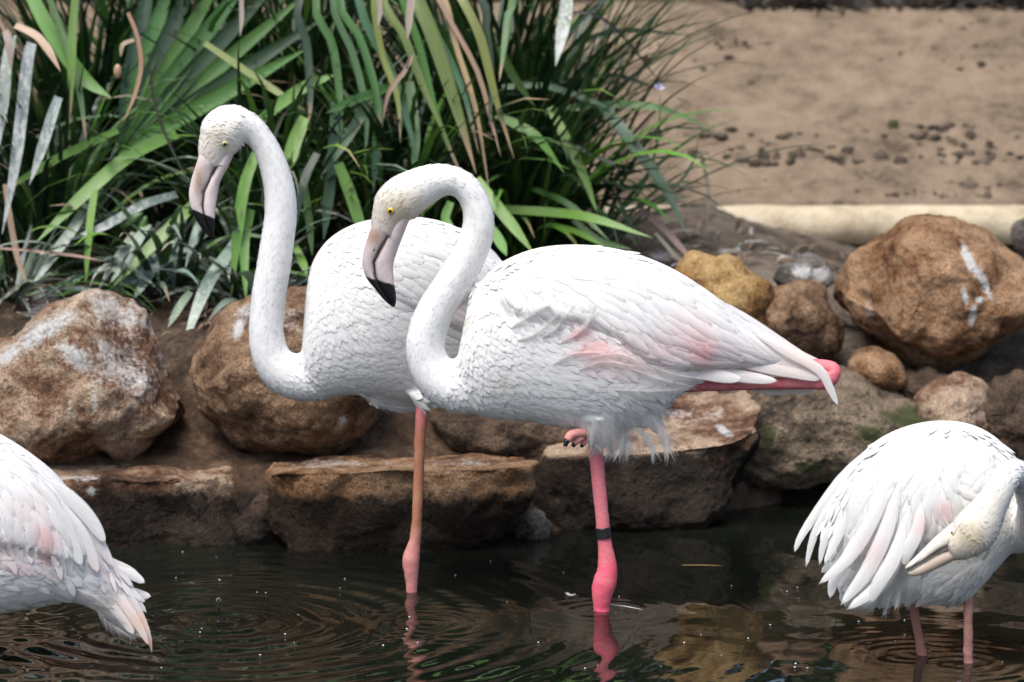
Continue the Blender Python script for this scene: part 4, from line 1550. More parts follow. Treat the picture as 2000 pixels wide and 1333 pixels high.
preen = dict(
    label='preening white flamingo at the right with its head tucked down against its drooping wing', Y=-0.56, foot=P(1892, 1318, -0.6), seed=23, pw=0.9, wing_back_of=-0.79, qn=(-0.35, -1, 0.2),
    trunk=[(1612, 1010, 1628, 1120, .04), (1650, 935, 1655, 1165, .08), (1700, 872, 1705, 1178, .12), (1760, 838, 1760, 1172, .145), (1830, 823, 1825, 1174, .155), (1895, 829, 1885, 1166, .15), (1950, 858, 1935, 1120, .13), (2000, 915, 1980, 1072, .10), (2040, 965, 2025, 1050, .07), (2070, 1000, 2060, 1035, .03)],
    neck=[(1925, 1005, 36, -.93, .95), (1950, 962, 29, -.93), (1965, 932, 27, -.92), (1984, 924, 27, -.88), (2004, 945, 28, -.82), (2016, 980, 30, -.76), (2018, 1012, 34, -.70), (2004, 1036, 40, -.63), (1985, 1035, 50, -.57)],
    head=[(1850, 1070, 25, .85, -.93), (1872, 1062, 34, .85, -.93), (1894, 1046, 43, .85, -.93), (1910, 1028, 43, .9, -.93), (1935, 988, 33, .95, -.93), (1950, 962, 29, .95, -.93)],
    tints=[(1892, 1048, 58, (.54, .47, .33), 1.0), (1935, 980, 42, (.64, .59, .46), .6), (1860, 1075, 26, (.55, .45, .33), .6), (1845, 1000, 22, PINK, .55), (1800, 1030, 18, PINK, .5), (1705, 1080, 34, PINK, .3), (1960, 865, 12, (.6, .45, .3), .5), (1990, 1030, 40, (.66, .62, .56), .45), (1730, 1000, 14, PINK, .2)],  # grey at the neck base is painted shade behind the head
    flows=[(1900, 850, -.05, 1), (1850, 900, -.15, 1), (1800, 900, -.3, 1), (1720, 900, -.6, .85), (1700, 1000, -.45, 1), (1800, 1050, -.2, 1), (1900, 1000, -.05, 1), (1945, 880, .15, 1), (1650, 970, -.5, 1), (1850, 1140, -.6, .7), (1920, 1110, -.5, .8), (1980, 1000, .0, 1), (1760, 850, -.7, .6), (1640, 1080, -.4, 1), (1720, 1150, -.4, 1)],
    wing=[(1700, 885), (1760, 846), (1830, 830), (1900, 838), (1945, 870), (1962, 930), (1945, 985), (1900, 1030), (1850, 1060), (1800, 1090), (1740, 1105), (1680, 1105), (1635, 1060), (1640, 985), (1665, 930)],
    wing_h=0.012, fsize=lambda u, v: (lerp_(0.09, 0.17, (1900 - u) / 220), lerp_(0.014, 0.016, (1900 - u) / 220)), psize=ps_preen, n_plume=8000, lift=0.009, mess=0.10, point=0.3,
    quills=[([(1720, 862, -.52), (1650, 925, -.5), (1595, 1000, -.5), (1563, 1050, -.51), (1551, 1080, -.51)], 11, .35, 0), ([(1700, 890, -.56), (1635, 970, -.56), (1592, 1040, -.56), (1573, 1111, -.56)], 11, .3, 0), ([(1705, 910, -.6), (1650, 985, -.6), (1612, 1050, -.6), (1600, 1106, -.6)], 11, .3, 0), ([(1715, 920, -.63), (1665, 995, -.64), (1630, 1060, -.64), (1609, 1103, -.64)], 12, .3, 0),
            ([(1690, 880, -.53), (1630, 950, -.52), (1590, 1010, -.52), (1578, 1040, -.52)], 10, .4, 0),
            ([(1740, 930, -.68), (1705, 1010, -.7), (1660, 1085, -.7), (1597, 1143, -.69)], 18, .35, 0), ([(1760, 950, -.70), (1725, 1050, -.72), (1690, 1120, -.72), (1640, 1184, -.71)], 19, .3, 0), ([(1780, 980, -.71), (1755, 1070, -.73), (1720, 1140, -.73), (1652, 1192, -.72)], 19, .3, 0),
            ([(1770, 1020, -.72), (1745, 1090, -.74), (1715, 1140, -.74), (1700, 1178, -.73)], 18, .3, 0), ([(1800, 980, -.73), (1790, 1040, -.745), (1770, 1080, -.745), (1765, 1105, -.74)], 16, .2, 0), ([(1700, 1000, -.66), (1660, 1080, -.67), (1630, 1130, -.67), (1620, 1170, -.67)], 15, .3, 0)],
    loose=[([(1790, 1080), (1765, 1110), (1742, 1150), (1728, 1200)], 20, -.14, 50), ([(1770, 1090), (1740, 1120), (1712, 1160), (1690, 1185)], 24, -.14, 50), ([(1760, 1080), (1725, 1110), (1690, 1140)], 24, -.15, 44), ([(1780, 1100), (1760, 1140), (1752, 1185)], 18, -.14, 40), ([(1740, 1110), (1700, 1150), (1665, 1185)], 22, -.14, 44), ([(1800, 1120), (1785, 1145), (1775, 1170)], 18)],
    bill=dict(upper_bill=[(1862, 1020, 1880, 1058, 20), (1843, 1036, 1858, 1072, 19), (1826, 1050, 1836, 1080, 16), (1808, 1068, 1816, 1092, 13), (1788, 1088, 1794, 1105, 10), (1774, 1101, 1778, 1114, 8), (1768, 1108, 1771, 1116, 3)],
              lower_bill=[(1878, 1050, 1884, 1088, 20), (1856, 1070, 1864, 1094, 17), (1834, 1080, 1842, 1105, 14), (1814, 1092, 1821, 1115, 11), (1793, 1105, 1801, 1123, 9), (1779, 1114, 1786, 1126, 6), (1773, 1118, 1777, 1124, 3)]),
    billY=lambda u: -0.93, billcol=billcol_for(gape4, lambda u, v: -10 + 0 * u, lambda u, v: sstep(v - (1120 - (u - 1772) * 0.6), -2, 6) * 0.6, horn=(0.66, 0.60, 0.52)),
    eye=(1861, 1041, 5.6, 'iris_g'),
    legs=[dict(Y=-0.52, path=[(1774, 1120, 10), (1780, 1160, 9.5), (1788, 1210, 9), (1796, 1255, 9), (1803, 1300, 10.5), (1806, 1380, 10)], col=lambda u, v: (0.36, 0.16, 0.13)),
          dict(Y=-0.61, path=[(1893, 1110, 10), (1892, 1150, 10), (1891, 1220, 9.5), (1891, 1270, 9.5), (1892, 1318, 11), (1892, 1390, 11)], col=lambda u, v: (0.42, 0.20, 0.17))])
flamingo(preen)

# ---- the feeding flamingo cut by the left edge
feed = dict(
    label='white flamingo cut off by the left edge, tail towards the water, seen without its head', Y=-0.60, foot=P(-6, 1315, -0.6), seed=24,
    trunk=[(-300, 930, -310, 1100, .05), (-240, 860, -240, 1180, .11), (-150, 822, -150, 1210, .14), (-60, 826, -60, 1205, .15), (0, 850, -4, 1196, .15), (60, 888, 52, 1186, .14), (115, 935, 108, 1176, .12), (165, 1005, 156, 1178, .095), (205, 1072, 198, 1200, .065), (240, 1120, 232, 1226, .04), (262, 1150, 258, 1236, .02)],
    neck=[(-520, 1290, 40), (-500, 1240, 32), (-480, 1160, 33), (-460, 1080, 34), (-420, 1010, 36), (-360, 980, 42), (-290, 990, 55), (-230, 1010, 60)],
    head=[(-470, 1345, 24, .8), (-490, 1330, 34, .8), (-515, 1300, 42, .85), (-510, 1260, 34, .9)],
    tints=[(90, 1055, 26, PINK, .8), (88, 1095, 18, (.82, .36, .26), .55), (60, 1000, 50, PINK, .2), (10, 1090, 40, PINK, .35), (275, 1215, 30, (.85, .55, .42), .8), (296, 1265, 26, (.75, .36, .22), .8), (200, 1110, 40, PINK, .2), (200, 1180, 40, (.82, .66, .55), .25), (240, 1180, 24, (.86, .6, .5), .4)],
    flows=[(0, 870, .85, .6), (60, 950, .55, .85), (0, 1000, .25, 1), (120, 1000, .5, .9), (180, 1080, .55, .85), (50, 1130, .95, .3), (150, 1160, .9, .45), (-100, 900, 1, .4), (70, 1060, .15, 1), (230, 1160, .8, .6), (120, 1080, .3, 1), (0, 1160, 1, .05)],
    wing=[(-180, 850), (-60, 842), (0, 862), (60, 900), (115, 950), (165, 1018), (196, 1075), (185, 1105), (130, 1112), (60, 1092), (0, 1078), (-80, 1070), (-180, 1040)],
    wing_h=0.014, fsize=lambda u, v: (lerp_(0.09, 0.17, (u + 100) / 250), 0.0165), psize=lambda u, v: (0.012, 0.008, 0.002) if u < -330 else (0.055, 0.02, 0.009), n_plume=7000, lift=0.008, mess=0.08,
    quills=[([(205, 1120), (240, 1150), (270, 1195), (290, 1240), (297, 1278)], 11, .75, -.03), ([(215, 1150), (250, 1190), (275, 1230), (291, 1262)], 12, .6, -.05), ([(170, 1090), (215, 1110), (255, 1122), (284, 1140)], 13, .1, .02), ([(190, 1130), (230, 1150), (265, 1160), (296, 1166)], 13, .1, .03), ([(185, 1080), (220, 1100), (250, 1114), (272, 1126)], 11, .1, .05),
            ([(80, 930), (140, 975), (180, 1020), (206, 1062)], 17, .2, -.06), ([(110, 960), (160, 1015), (195, 1065), (222, 1108)], 16, .3, -.05), ([(60, 940), (110, 1000), (140, 1060), (160, 1108)], 18, .2, -.11), ([(100, 970), (150, 1030), (175, 1080), (192, 1120)], 16, .2, -.09), ([(180, 1140), (210, 1170), (240, 1205), (262, 1242)], 16, .3, -.05)],
    loose=[([(150, 1150), (190, 1165), (235, 1205)], 20), ([(190, 1190), (225, 1215), (262, 1246)], 20, -.04, 44)],
    bill=dict(upper_bill=[(-482, 1318, -462, 1345, 18), (-450, 1350, -450, 1372, 12), (-430, 1385, -436, 1392, 4)], lower_bill=[(-465, 1345, -480, 1372, 16), (-452, 1373, -462, 1386, 10), (-437, 1393, -440, 1396, 4)]),
    billY=lambda u: -0.60, billcol=billcol_for(np.array([(-462., 1345.), (-436., 1392.)]), lambda u, v: v - 1375, lambda u, v: 0 * u),
    legs=[dict(Y=-0.60, path=[(-22, 1170, 14), (-19, 1230, 12), (-13, 1300, 12), (-6, 1400, 12)], col=pinkleg), dict(Y=-0.45, path=[(-60, 1170, 14), (-62, 1230, 12), (-63, 1290, 12), (-64, 1370, 12)], col=pinkleg)])
flamingo(feed)
# ------------------------------------------------------------------ strap-leaved plants and fan palms on the bank
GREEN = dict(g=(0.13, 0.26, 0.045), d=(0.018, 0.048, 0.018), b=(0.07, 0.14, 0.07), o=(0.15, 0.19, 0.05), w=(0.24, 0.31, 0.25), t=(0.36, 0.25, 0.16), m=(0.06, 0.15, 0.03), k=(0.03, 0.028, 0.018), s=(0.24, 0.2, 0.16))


def ribbon(m, pts, W, colr, tip=None, soil=0.0, nrm=None, fold=0.25, n=10, taper=0.55, base_w=0.7):
    q = crom([tuple(p) for p in pts], n)
    b = len(m.v)
    nr = Vector(nrm) if nrm is not None else Vector((0.0, -0.8, 0.6))
    for i in range(n):
        t = i / (n - 1)
        tg = Vector(q[min(i + 1, n - 1)] - q[max(i - 1, 0)])
        tg = tg.normalized() if tg.length > 1e-7 else Vector((0, 0, 1))
        sd = tg.cross(nr)
        sd = sd.normalized() if sd.length > 1e-4 else Vector((1, 0, 0))
        up = sd.cross(tg).normalized()
        w_ = W * (base_w + (1 - base_w) * min(1, t / 0.3)) * (1 if t < taper else max(0.03, 1 - ((t - taper) / (1 - taper)) ** 1.6))
        c = np.array(colr)
        if tip is not None:
            c = c + (np.array(tip) - c) * float(sstep(t, 0.80, 0.95))
        for s_ in (-1, 0, 1):
            m.v.append(Vector(q[i]) + sd * (w_ * s_) + up * (fold * w_ * abs(s_)))
            m.c.append((c[0], c[1], c[2], soil * (0.6 + 0.4 * t)))
            m.uv.append((s_, t * 3))
    for i in range(n - 1):
        for j in range(2):
            a = b + i * 3 + j
            m.f.append((a, a + 1, a + 4, a + 3))


def vary(c, r, k=0.22):
    g = 1 + k * (r.random() * 2 - 1)
    return tuple(min(1, x * g * (1 + 0.12 * (r.random() * 2 - 1))) for x in c)


RP = random.Random(4)


def grow(base, az_, el, L, droop, kick=0.0):
    """leaf path: leaves the crown at elevation el and arches over"""
    pts = [Vector(base)]
    e = el
    d_az = az_
    n = 9
    for i in range(n):
        d = Vector((math.cos(e) * math.cos(d_az), math.cos(e) * math.sin(d_az), math.sin(e)))
        pts.append(pts[-1] + d * (L / n))
        e -= droop * (0.3 + 1.4 * i / n) / n
        d_az += kick / n
    return pts


def clump(label, x, y, n_leaf, n_mass, L=(0.55, 1.0), W=(0.007, 0.0145), droop=(0.8, 2.2), el=(55, 86), pal='mmgdbo', spread=0.10, soil=(0.0, 0.35), lean=(0, 0), name='strap_leaf_plant', cat='plant', tipdry=0.14, group='strap leaved plants on the bank'):
    z = float(ground_z(np.array(x), np.array(y)))
    root = thing(name, (x, y, z - 0.01), label, cat, group)

    def one(m, dark):
        a = RP.uniform(0, 2 * math.pi)
        if RP.random() < 0.45:
            a = RP.uniform(-2.9, -0.25)
        b = (x + math.cos(a) * RP.random() * spread + RP.uniform(-0.05, 0.05), y + math.sin(a) * RP.random() * spread, z - 0.02)
        pts = grow(b, a, math.radians(RP.uniform(*el)), RP.uniform(*L), RP.uniform(*droop), RP.uniform(-0.5, 0.5))
        pts = [p + Vector((lean[0], lean[1], 0)) * (max(p.z - z, 0.0) ** 1.3) for p in pts]
        key = RP.choice('ddm' if dark else pal)  # inner leaves take darker greens, painting the shade between the blades
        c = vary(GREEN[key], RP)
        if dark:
            c = tuple(v * 0.75 for v in c)  # clump interior shade multiplied into the leaf colour
        tp = GREEN['t'] if RP.random() < tipdry else None
        tgz = (Vector(pts[4]) - Vector(pts[0]))
        nh = Vector((-math.cos(a), -math.sin(a), 0.9)) + Vector((RP.uniform(-.7, .7), RP.uniform(-.7, .2), 0))
        ribbon(m, pts, RP.uniform(*W), c, tp, RP.uniform(*soil), nrm=nh, fold=RP.uniform(0.1, 0.4))
    for i in range(n_leaf):
        m = M()
        one(m, False)
        m.build('leaf', MAT['leaf'], root)
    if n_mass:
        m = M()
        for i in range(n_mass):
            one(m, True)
        o = m.build('shade_tinted_inner_leaves', MAT['leaf'], root)
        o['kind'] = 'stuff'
    return root


CL = {}
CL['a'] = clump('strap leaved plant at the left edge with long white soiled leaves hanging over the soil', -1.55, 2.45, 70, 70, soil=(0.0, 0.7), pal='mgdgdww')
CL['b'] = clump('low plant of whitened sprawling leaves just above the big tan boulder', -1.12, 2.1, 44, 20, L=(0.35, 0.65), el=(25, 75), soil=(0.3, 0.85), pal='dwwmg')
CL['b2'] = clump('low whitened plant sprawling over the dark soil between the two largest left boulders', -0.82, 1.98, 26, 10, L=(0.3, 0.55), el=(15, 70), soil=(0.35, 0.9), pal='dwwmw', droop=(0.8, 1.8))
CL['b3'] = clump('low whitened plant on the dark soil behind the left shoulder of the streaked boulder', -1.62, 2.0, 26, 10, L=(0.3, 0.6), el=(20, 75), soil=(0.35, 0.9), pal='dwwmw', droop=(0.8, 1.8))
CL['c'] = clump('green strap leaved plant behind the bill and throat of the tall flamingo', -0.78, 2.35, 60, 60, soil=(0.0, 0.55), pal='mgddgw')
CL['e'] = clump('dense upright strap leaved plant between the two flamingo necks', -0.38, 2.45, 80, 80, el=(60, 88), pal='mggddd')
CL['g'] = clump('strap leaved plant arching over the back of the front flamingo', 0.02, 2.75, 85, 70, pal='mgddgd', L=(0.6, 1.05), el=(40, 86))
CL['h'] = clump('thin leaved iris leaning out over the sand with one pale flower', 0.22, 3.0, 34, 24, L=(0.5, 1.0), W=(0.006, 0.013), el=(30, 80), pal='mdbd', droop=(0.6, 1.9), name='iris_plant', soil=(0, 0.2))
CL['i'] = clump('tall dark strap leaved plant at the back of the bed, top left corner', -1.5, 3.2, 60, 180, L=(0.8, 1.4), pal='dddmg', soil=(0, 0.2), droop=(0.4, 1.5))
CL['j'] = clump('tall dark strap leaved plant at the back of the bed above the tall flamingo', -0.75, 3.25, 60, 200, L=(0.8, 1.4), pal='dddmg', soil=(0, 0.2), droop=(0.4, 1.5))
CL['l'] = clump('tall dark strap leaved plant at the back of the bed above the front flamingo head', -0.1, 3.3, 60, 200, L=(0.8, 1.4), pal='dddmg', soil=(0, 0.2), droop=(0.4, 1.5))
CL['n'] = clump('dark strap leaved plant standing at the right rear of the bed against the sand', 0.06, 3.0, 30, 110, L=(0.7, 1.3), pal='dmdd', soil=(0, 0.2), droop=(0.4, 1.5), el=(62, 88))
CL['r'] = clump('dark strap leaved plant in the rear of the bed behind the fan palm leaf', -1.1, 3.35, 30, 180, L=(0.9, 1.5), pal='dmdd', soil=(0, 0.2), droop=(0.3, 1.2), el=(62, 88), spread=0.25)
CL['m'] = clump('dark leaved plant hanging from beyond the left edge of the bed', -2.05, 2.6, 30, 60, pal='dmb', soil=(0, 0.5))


def hand(key, pts, Y0, Y1, w, c, soil=0.0, tip=None, fold=0.2, name='leaf'):
    n = len(pts)
    q = [P(u, v, Y0 + (Y1 - Y0) * i / (n - 1)) for i, (u, v) in enumerate(pts)]
    m = M()
    ribbon(m, q, w * 0.5 * S((Y0 + Y1) / 2), vary(GREEN[c], RP, 0.12), GREEN[tip] if tip else None, soil, nrm=(RP.uniform(-.35, .35), -1, RP.uniform(0.2, 0.7)), fold=fold, n=12, taper=0.6, base_w=0.8)
    return m.build(name, MAT['leaf'], CL[key])


# leaves one can follow in the photograph, root to tip
HL = [
    ('a', [(230, 255), (112, 310), (0, 378)], 2.3, 2.0, 17, 'g', .2, None), ('b', [(345, 262), (252, 306), (158, 387), (68, 477)], 2.2, 1.85, 27, 'g', .25, None),
    ('b', [(345, 380), (280, 400), (202, 443), (130, 471)], 2.1, 1.85, 18, 'w', .95, 't'), ('b', [(392, 388), (350, 428), (288, 490), (215, 566)], 2.0, 1.8, 25, 'g', .2, None),
    ('b', [(400, 450), (340, 490), (280, 530), (225, 570)], 2.1, 1.85, 38, 'w', .8, None), ('c', [(480, 440), (452, 490), (415, 540), (385, 605), (352, 700)], 2.0, 1.62, 29, 'w', .8, None),
    ('c', [(500, 300), (478, 360), (464, 450), (452, 575)], 1.95, 1.8, 23, 'g', .35, None), ('c', [(490, 410), (477, 480), (480, 590)], 1.95, 1.75, 19, 'g', .5, None), ('c', [(390, 430), (380, 460), (362, 524)], 1.95, 1.85, 14, 'w', .8, None),
    ('a', [(24, 70), (14, 125), (8, 200), (-4, 300)], 2.1, 2.0, 24, 'w', .8, None), ('a', [(62, 85), (54, 117), (40, 240), (27, 337), (4, 458)], 2.0, 1.85, 24, 'w', .95, None), ('a', [(114, 190), (100, 230), (81, 292), (57, 362)], 2.0, 1.9, 21, 'w', .95, None),
    ('a', [(148, -20), (142, 60), (140, 135), (136, 245)], 2.2, 2.1, 17, 'g', .15, 't'), ('a', [(55, -20), (95, 55), (160, 150), (218, 192)], 2.35, 2.2, 30, 'g', .2, None), ('a', [(90, -20), (130, 90), (155, 180), (168, 275)], 2.3, 2.1, 14, 'm', .2, 't'),
    ('b', [(186, 370), (178, 420), (172, 480), (168, 555)], 1.95, 1.85, 16, 'g', .3, None), ('a', [(172, 400), (140, 450), (108, 495), (57, 567)], 2.0, 1.8, 21, 'w', .85, None), ('a', [(10, 360), (22, 440), (36, 510), (56, 560)], 1.95, 1.85, 12, 't', 0, None),
    ('b', [(262, 455), (232, 500), (193, 565)], 1.95, 1.8, 17, 'w', .85, None), ('b', [(288, 440), (258, 490), (214, 556)], 1.97, 1.8, 24, 'w', .8, None), ('b', [(300, 530), (280, 555), (262, 585)], 1.95, 1.8, 18, 'w', .8, None), ('b', [(372, 570), (350, 600), (328, 640)], 1.8, 1.7, 16, 'w', .7, None),
    ('e', [(760, 170), (720, 186), (680, 200), (636, 222)], 2.2, 2.05, 19, 'm', .2, None), ('e', [(722, 190), (705, 225), (675, 275), (625, 347)], 2.2, 2.05, 20, 'b', .2, None), ('c', [(508, 236), (585, 176), (655, 146)], 2.2, 2.2, 24, 'g', .15, None), ('c', [(400, 85), (508, 158), (598, 218)], 2.3, 2.2, 15, 'o', .2, None),
    ('c', [(596, 230), (578, 270), (566, 310), (556, 350)], 2.1, 2.0, 28, 'g', .1, None), ('e', [(655, 200), (650, 300), (640, 400), (632, 470)], 2.15, 2.05, 22, 'b', .15, None), ('e', [(800, 160), (806, 220), (810, 280), (808, 345)], 2.25, 2.1, 22, 'm', .1, None), ('e', [(660, 320), (680, 370), (700, 430), (715, 470)], 2.0, 1.95, 24, 'g', .1, None), ('e', [(740, 160), (738, 260), (728, 380)], 2.2, 2.1, 18, 'b', .2, None),
    ('e', [(590, 330), (600, 400), (606, 450), (610, 500)], 2.1, 2.0, 16, 'm', .1, None), ('e', [(620, 300), (600, 340), (585, 390), (570, 480)], 2.0, 1.9, 18, 'd', .1, None), ('c', [(575, 480), (590, 510), (600, 540)], 1.9, 1.8, 16, 'g', .1, None),
    ('h', [(968, 172), (1060, 168), (1140, 192), (1200, 214)], 2.7, 2.7, 13, 'b', .2, None), ('h', [(1030, 228), (1160, 206), (1280, 210), (1396, 254)], 2.8, 2.7, 15, 'm', .1, None), ('h', [(1170, 200), (1184, 216), (1240, 288), (1300, 372), (1342, 458)], 2.8, 2.5, 25, 'b', .15, None),
    ('h', [(1080, 140), (1140, 82), (1220, 60), (1350, 70)], 3.0, 3.2, 11, 'd', 0, None), ('h', [(1080, 100), (1160, 16), (1210, -10)], 3.0, 3.0, 10, 'd', 0, None), ('h', [(1110, 24), (1168, 32), (1224, 80), (1298, 174)], 3.0, 3.0, 7, 'k', 0, None), ('h', [(1090, 160), (1200, 148), (1285, 174)], 3.0, 3.0, 9, 'd', .2, None),
    ('h', [(1192, 421), (1240, 388), (1276, 312), (1288, 240), (1289, 178)], 2.6, 2.7, 7, 'm', 0, None), ('h', [(1150, 428), (1240, 408), (1312, 372), (1356, 312), (1364, 246)], 2.6, 2.7, 6, 'd', 0, 't'), ('g', [(1108, -20), (1105, 20), (1098, 64), (1085, 130)], 2.6, 2.4, 26, 'w', .95, None),
    ('g', [(970, 225), (1010, 245), (1050, 270), (1102, 338)], 2.3, 2.2, 20, 'g', .1, None), ('g', [(955, 408), (1080, 416), (1160, 428), (1274, 465)], 2.3, 2.0, 21, 'g', .1, None), ('h', [(1075, 210), (1100, 260), (1135, 330), (1170, 425)], 2.5, 2.3, 20, 'g', .15, None), ('g', [(930, 350), (960, 390), (1000, 440), (1042, 495)], 2.1, 1.95, 23, 'g', .1, None),
    ('g', [(975, 90), (990, 125), (1010, 160), (1046, 210)], 2.3, 2.3, 17, 'm', .1, None), ('h', [(1110, 280), (1200, 322), (1262, 340)], 2.6, 2.5, 10, 'd', 0, None), ('h', [(1205, 380), (1225, 430), (1242, 482)], 2.5, 2.3, 9, 'd', 0, None), ('h', [(1120, 430), (1170, 470), (1235, 488)], 2.4, 2.3, 14, 'm', .1, None),
    ('g', [(955, 440), (975, 470), (990, 500)], 2.05, 1.95, 20, 'g', .1, None), ('g', [(1040, 370), (1110, 400), (1190, 470)], 2.4, 2.2, 15, 'm', .1, None), ('g', [(880, 395), (870, 430), (895, 460)], 2.0, 1.95, 18, 'g', .1, None), ('h', [(1080, 440), (1130, 455), (1180, 482)], 2.35, 2.2, 12, 'g', .1, None),
    ('a', [(250, 25), (268, 70), (276, 130), (262, 190), (240, 240)], 2.05, 2.0, 9, 't', 0, None), ('c', [(290, 105), (302, 200), (330, 280), (372, 362)], 2.0, 1.95, 6, 'k', 0, None), ('a', [(262, 78), (240, 88), (236, 112)], 2.02, 2.0, 9, 't', 0, None), ('a', [(30, 50), (70, 70), (95, 100), (118, 140)], 2.1, 2.0, 17, 't', .4, None), ('a', [(10, 60), (18, 90), (22, 138)], 2.0, 1.95, 14, 's', .4, None),
    ('g', [(805, 108), (790, 140), (760, 180), (746, 245)], 2.05, 2.0, 9, 't', 0, None), ('b', [(0, 485), (80, 492), (150, 500), (210, 512)], 1.85, 1.8, 6, 't', .5, None),
    ('h', [(1368, 296), (1380, 350), (1384, 400), (1376, 470)], 3.2, 3.1, 8, 's', .2, None), ('h', [(1250, 405), (1312, 464), (1358, 518)], 2.7, 2.35, 13, 's', .2, None), ('h', [(1280, 455), (1320, 500), (1350, 520)], 2.5, 2.3, 8, 's', .3, None),
]
for (k_, pts_, ya, yb, w_, c_, so, tp) in HL:
    hand(k_, pts_, ya, yb, w_, c_, so, tp, name='leaf' if c_ not in 'ksT' else 'dry_stem')

# pods, flower
m_ = M()
v_, f_ = ball(P(230, 140, 2.0), 0.018, 10, 8, (0.75, 0.75, 1.35))
m_.add(v_, f_, [(0.42, 0.28, 0.17, 0.0)] * len(v_))
m_.build('seed_pod', MAT['leaf'], CL['a'])
for (u_, vv_, rot_) in ((258, 432, 0.9), (278, 448, 0.3)):
    m_ = M()
    q_ = P(u_, vv_, 1.98)
    ax_ = Vector((math.sin(rot_), -0.2, math.cos(rot_))).normalized()
    t_v, t_f, _ = tube([tuple(q_ - ax_ * 0.045) + (0.003,), tuple(q_ - ax_ * 0.02) + (0.013,), tuple(q_ + ax_ * 0.012) + (0.016,), tuple(q_ + ax_ * 0.045) + (0.004,)], n=10, seg=8)
    m_.add(t_v, t_f, [(0.07, 0.15, 0.045, 0.0)] * len(t_v))
    m_.build('seed_pod', MAT['leaf'], CL['b'])
fl_ = P(1289, 174, 2.7)
for k_ in range(6):
    m_ = M()
    a_ = k_ * math.pi / 3
    d_ = Vector((math.cos(a_), -0.4, math.sin(a_) * 0.6 + 0.7)).normalized()
    ribbon(m_, [fl_, fl_ + d_ * 0.012, fl_ + d_ * 0.026], 0.007, (0.72, 0.70, 0.8) if k_ % 2 else (0.42, 0.36, 0.62), n=5)
    m_.build('petal', MAT['leaf'], CL['h'])


# ------------------------------------------------------------------ fan palms
def fan(root, hub, tips, W0, cols_, sag=0.0, nrm=(0, -1, 0.4), dry=0.0, soil=0.3):
    for i, tp in enumerate(tips):
        mid1 = hub.lerp(tp, 0.35) + Vector((0, 0, sag * 0.10))
        mid2 = hub.lerp(tp, 0.7) + Vector((0, 0, sag * 0.10))
        m = M()
        ribbon(m, [hub, mid1, mid2, tp], W0 * RP.uniform(0.85, 1.1), vary(GREEN[cols_[i % len(cols_)]], RP, 0.15), GREEN['t'] if RP.random() < dry else None, soil, nrm=nrm, fold=0.55, n=12, taper=0.5, base_w=0.12)
        m.build('leaflet', MAT['leaf'], root)


pz = float(ground_z(np.array(-1.05), np.array(2.75)))
palm = thing('fan_palm', (-1.3, 2.7, pz), 'fan palm leaf with dark pleated blades spreading up from behind the whitened leaves', 'palm', 'fan palms in the bed')
CL['p'] = palm
hub_ = P(232, 300, 2.55)
fan(palm, hub_, [P(u, v, y) for (u, v, y) in ((300, -70, 2.75), (345, -75, 2.72), (395, -75, 2.7), (450, -75, 2.66), (505, -70, 2.62), (560, -55, 2.58), (608, -20, 2.54), (640, 30, 2.5), (600, 95, 2.45))], 0.030, 'dmdmmdm', soil=0.25)
m_ = M()
ribbon(m_, [Vector((-1.35, 2.65, pz)), Vector((-1.32, 2.6, pz + 0.12)), hub_], 0.012, GREEN['m'], n=8, taper=0.95)
m_.build('leaf_stalk', MAT['leaf'], palm)
palm2 = thing('fan_palm', (-0.55, 2.95, float(ground_z(np.array(-0.55), np.array(2.95)))), 'fan palm whose long olive leaflets hang down over the heads with dry brown tips', 'palm', 'fan palms in the bed')
CL['q'] = palm2
hub2 = P(750, -190, 2.4)
HANG = [([(664, -10), (704, 80), (736, 192), (742, 290)], 16, 'm'), ([(700, -10), (760, 132), (792, 224), (818, 322)], 17, 'b'), ([(745, -10), (788, 72), (828, 176), (878, 284)], 17, 'o'), ([(795, -30), (824, 20), (856, 100), (896, 224), (930, 340)], 28, 'o'), ([(840, -30), (876, 36), (932, 140), (960, 240), (978, 306)], 10, 't'), ([(880, -30), (908, 10), (940, 80), (968, 192), (1004, 310)], 18, 'o'),
        ([(620, -10), (650, 90), (664, 190), (668, 270)], 16, 'm'), ([(590, -10), (600, 90), (606, 180), (604, 250)], 16, 'd'), ([(780, -20), (818, 90), (850, 220), (912, 370)], 16, 'm'), ([(930, -20), (950, 70), (960, 160), (955, 250)], 16, 'd'), ([(860, -20), (890, 90), (930, 220), (958, 392)], 11, 't'), ([(730, -20), (745, 100), (776, 190), (782, 280)], 13, 'o'), ([(650, -20), (690, 110), (715, 220), (712, 330)], 14, 'b'), ([(815, -20), (850, 60), (905, 180), (935, 300)], 14, 'b'), ([(985, -30), (990, 40), (984, 100), (975, 160)], 14, 'm')]
for (pts_, w_, c_) in HANG:
    n_ = len(pts_)
    q_ = [hub2] + [P(u, v, 2.25 - 0.2 * i / n_) for i, (u, v) in enumerate(pts_)]
    m_ = M()
    ribbon(m_, q_, w_ * 0.5 * S(2.2), vary(GREEN[c_], RP, 0.12), GREEN['t'] if RP.random() < 0.6 else None, 0.3, nrm=(RP.uniform(-.3, .3), -1, 0.5), fold=0.4, n=16, taper=0.62, base_w=0.5)
    m_.build('leaflet', MAT['leaf'], palm2)
for (pts_, w_) in (([(470, -30), (472, 30), (469, 72)], 9), ([(738, -30), (742, 20), (738, 52)], 10), ([(805, -30), (800, 30), (796, 78)], 15)):
    q_ = [P(u, v, 2.1) for u, v in pts_]
    m_ = M()
    ribbon(m_, q_, w_ * 0.5 * S(2.1), (0.5, 0.42, 0.36), None, 0.4, fold=0.3, n=8)
    m_.build('leaflet', MAT['leaf'], palm2)
m_ = M()
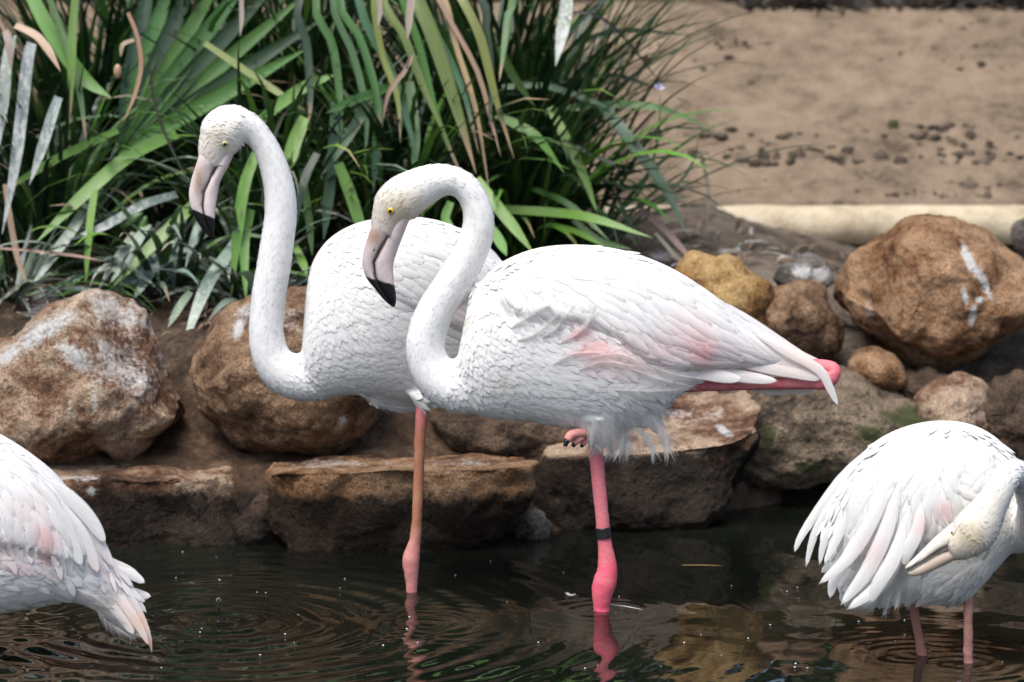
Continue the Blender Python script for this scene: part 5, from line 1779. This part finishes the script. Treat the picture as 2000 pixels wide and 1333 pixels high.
ribbon(m_, [Vector(palm2.location), Vector(palm2.location) + Vector((0.05, -0.1, 0.6)), hub2 + Vector((-0.02, 0.12, 0.05)), hub2], 0.014, GREEN['m'], n=12, taper=0.95)
m_.build('leaf_stalk', MAT['leaf'], palm2)

# ------------------------------------------------------------------ litter of dead leaves, flecks and the splash on the water
rg_ = np.random.default_rng(77)
m_ = M()
for i in range(1000):
    x = rg_.uniform(-1.8, 1.2)
    y = rg_.uniform(1.55, 3.6)
    if x > 0.6 and y < 2.3:
        continue
    z = float(ground_z(np.array(x), np.array(y))) + 0.018
    a = rg_.uniform(0, 6.28)
    L = rg_.uniform(0.03, 0.14)
    d = Vector((math.cos(a), math.sin(a), rg_.normal() * 0.2))
    p = Vector((x, y, z))
    cc = vary((0.22, 0.16, 0.11) if rg_.random() < 0.6 else ((0.10, 0.07, 0.05) if rg_.random() < 0.7 else (0.5, 0.49, 0.46)), RP, 0.3)
    ribbon(m_, [p - d * L / 2, p + Vector((0, 0, 0.012)), p + d * L / 2], rg_.uniform(0.002, 0.007), cc, n=4, nrm=(0, -0.3, 1))
o_ = m_.build('leaf_litter', MAT['leaf'])
tag(o_, 'dead leaf litter lying on the soil of the bed', 'litter', kind='stuff')
m_ = M()
for i in range(55):
    u, v = rg_.uniform(180, 2000), rg_.uniform(1075, 1333)
    D = 2.2 / ((v + 415) / FPX)
    x, y = (u - 1000) / FPX * D, D - 10
    if y > float(shore(np.array(x))) - 0.1:
        continue
    r = rg_.uniform(0.0008, 0.0022)
    vv, ff = ball((x, y, 0.003), r, 6, 4, (1.3, 1.3, 0.7))
    m_.add(vv, ff, (0.7, 0.7, 0.7))
o_ = m_.build('floating_flecks', MAT['speck'])
tag(o_, 'tiny pale flecks floating on the dark water', 'flecks', kind='stuff')


def floater(name, label, pts, w_, c_, cat):
    q = []
    for (u, v) in pts:
        D = 2.2 / ((v + 415) / FPX)
        q.append(Vector(((u - 1000) / FPX * D, D - 10, 0.006)))
    m = M()
    ribbon(m, q, w_, c_, n=8, nrm=(0, -0.2, 1), fold=0.3)
    tag(m.build(name, MAT['leaf']), label, cat)


floater('grass_stem', 'thin straw coloured stem floating right of the ringed leg', [(1338, 1122), (1380, 1122), (1424, 1123)], 0.0025, (0.42, 0.27, 0.12), 'stem')
floater('floating_feather', 'thin white feather floating beside the foot of the ringed leg', [(1188, 1202), (1225, 1206), (1262, 1213)], 0.003, (0.7, 0.72, 0.72), 'feather')
floater('fallen_feather', 'tiny curled white down feather floating left of the ringed leg', [(1108, 1178), (1116, 1184), (1128, 1180)], 0.006, (0.75, 0.76, 0.76), 'feather')
Dd = 2.2 / ((1232 + 415) / FPX)
dx_, dy_ = (415 - 1000) / FPX * Dd, Dd - 10
sp_ = thing('water_splash', (dx_, dy_, 0), 'rebounding water drop above the rings beside the tail at the left', 'splash')
v_, f_, _ = tube([(dx_, dy_, -0.004, 0.012), (dx_, dy_, 0.004, 0.006), (dx_, dy_, 0.018, 0.0032), (dx_, dy_, 0.036, 0.0025), (dx_, dy_, 0.042, 0.001)], n=20, seg=12, side=(1, 0, 0))
make('splash_column', v_, f_, MAT['water'], sp_)
v_, f_ = ball((dx_, dy_, 0.056), 0.0088, 16, 10, (0.85, 0.85, 1.1))
make('droplet', v_, f_, MAT['drop'], sp_)
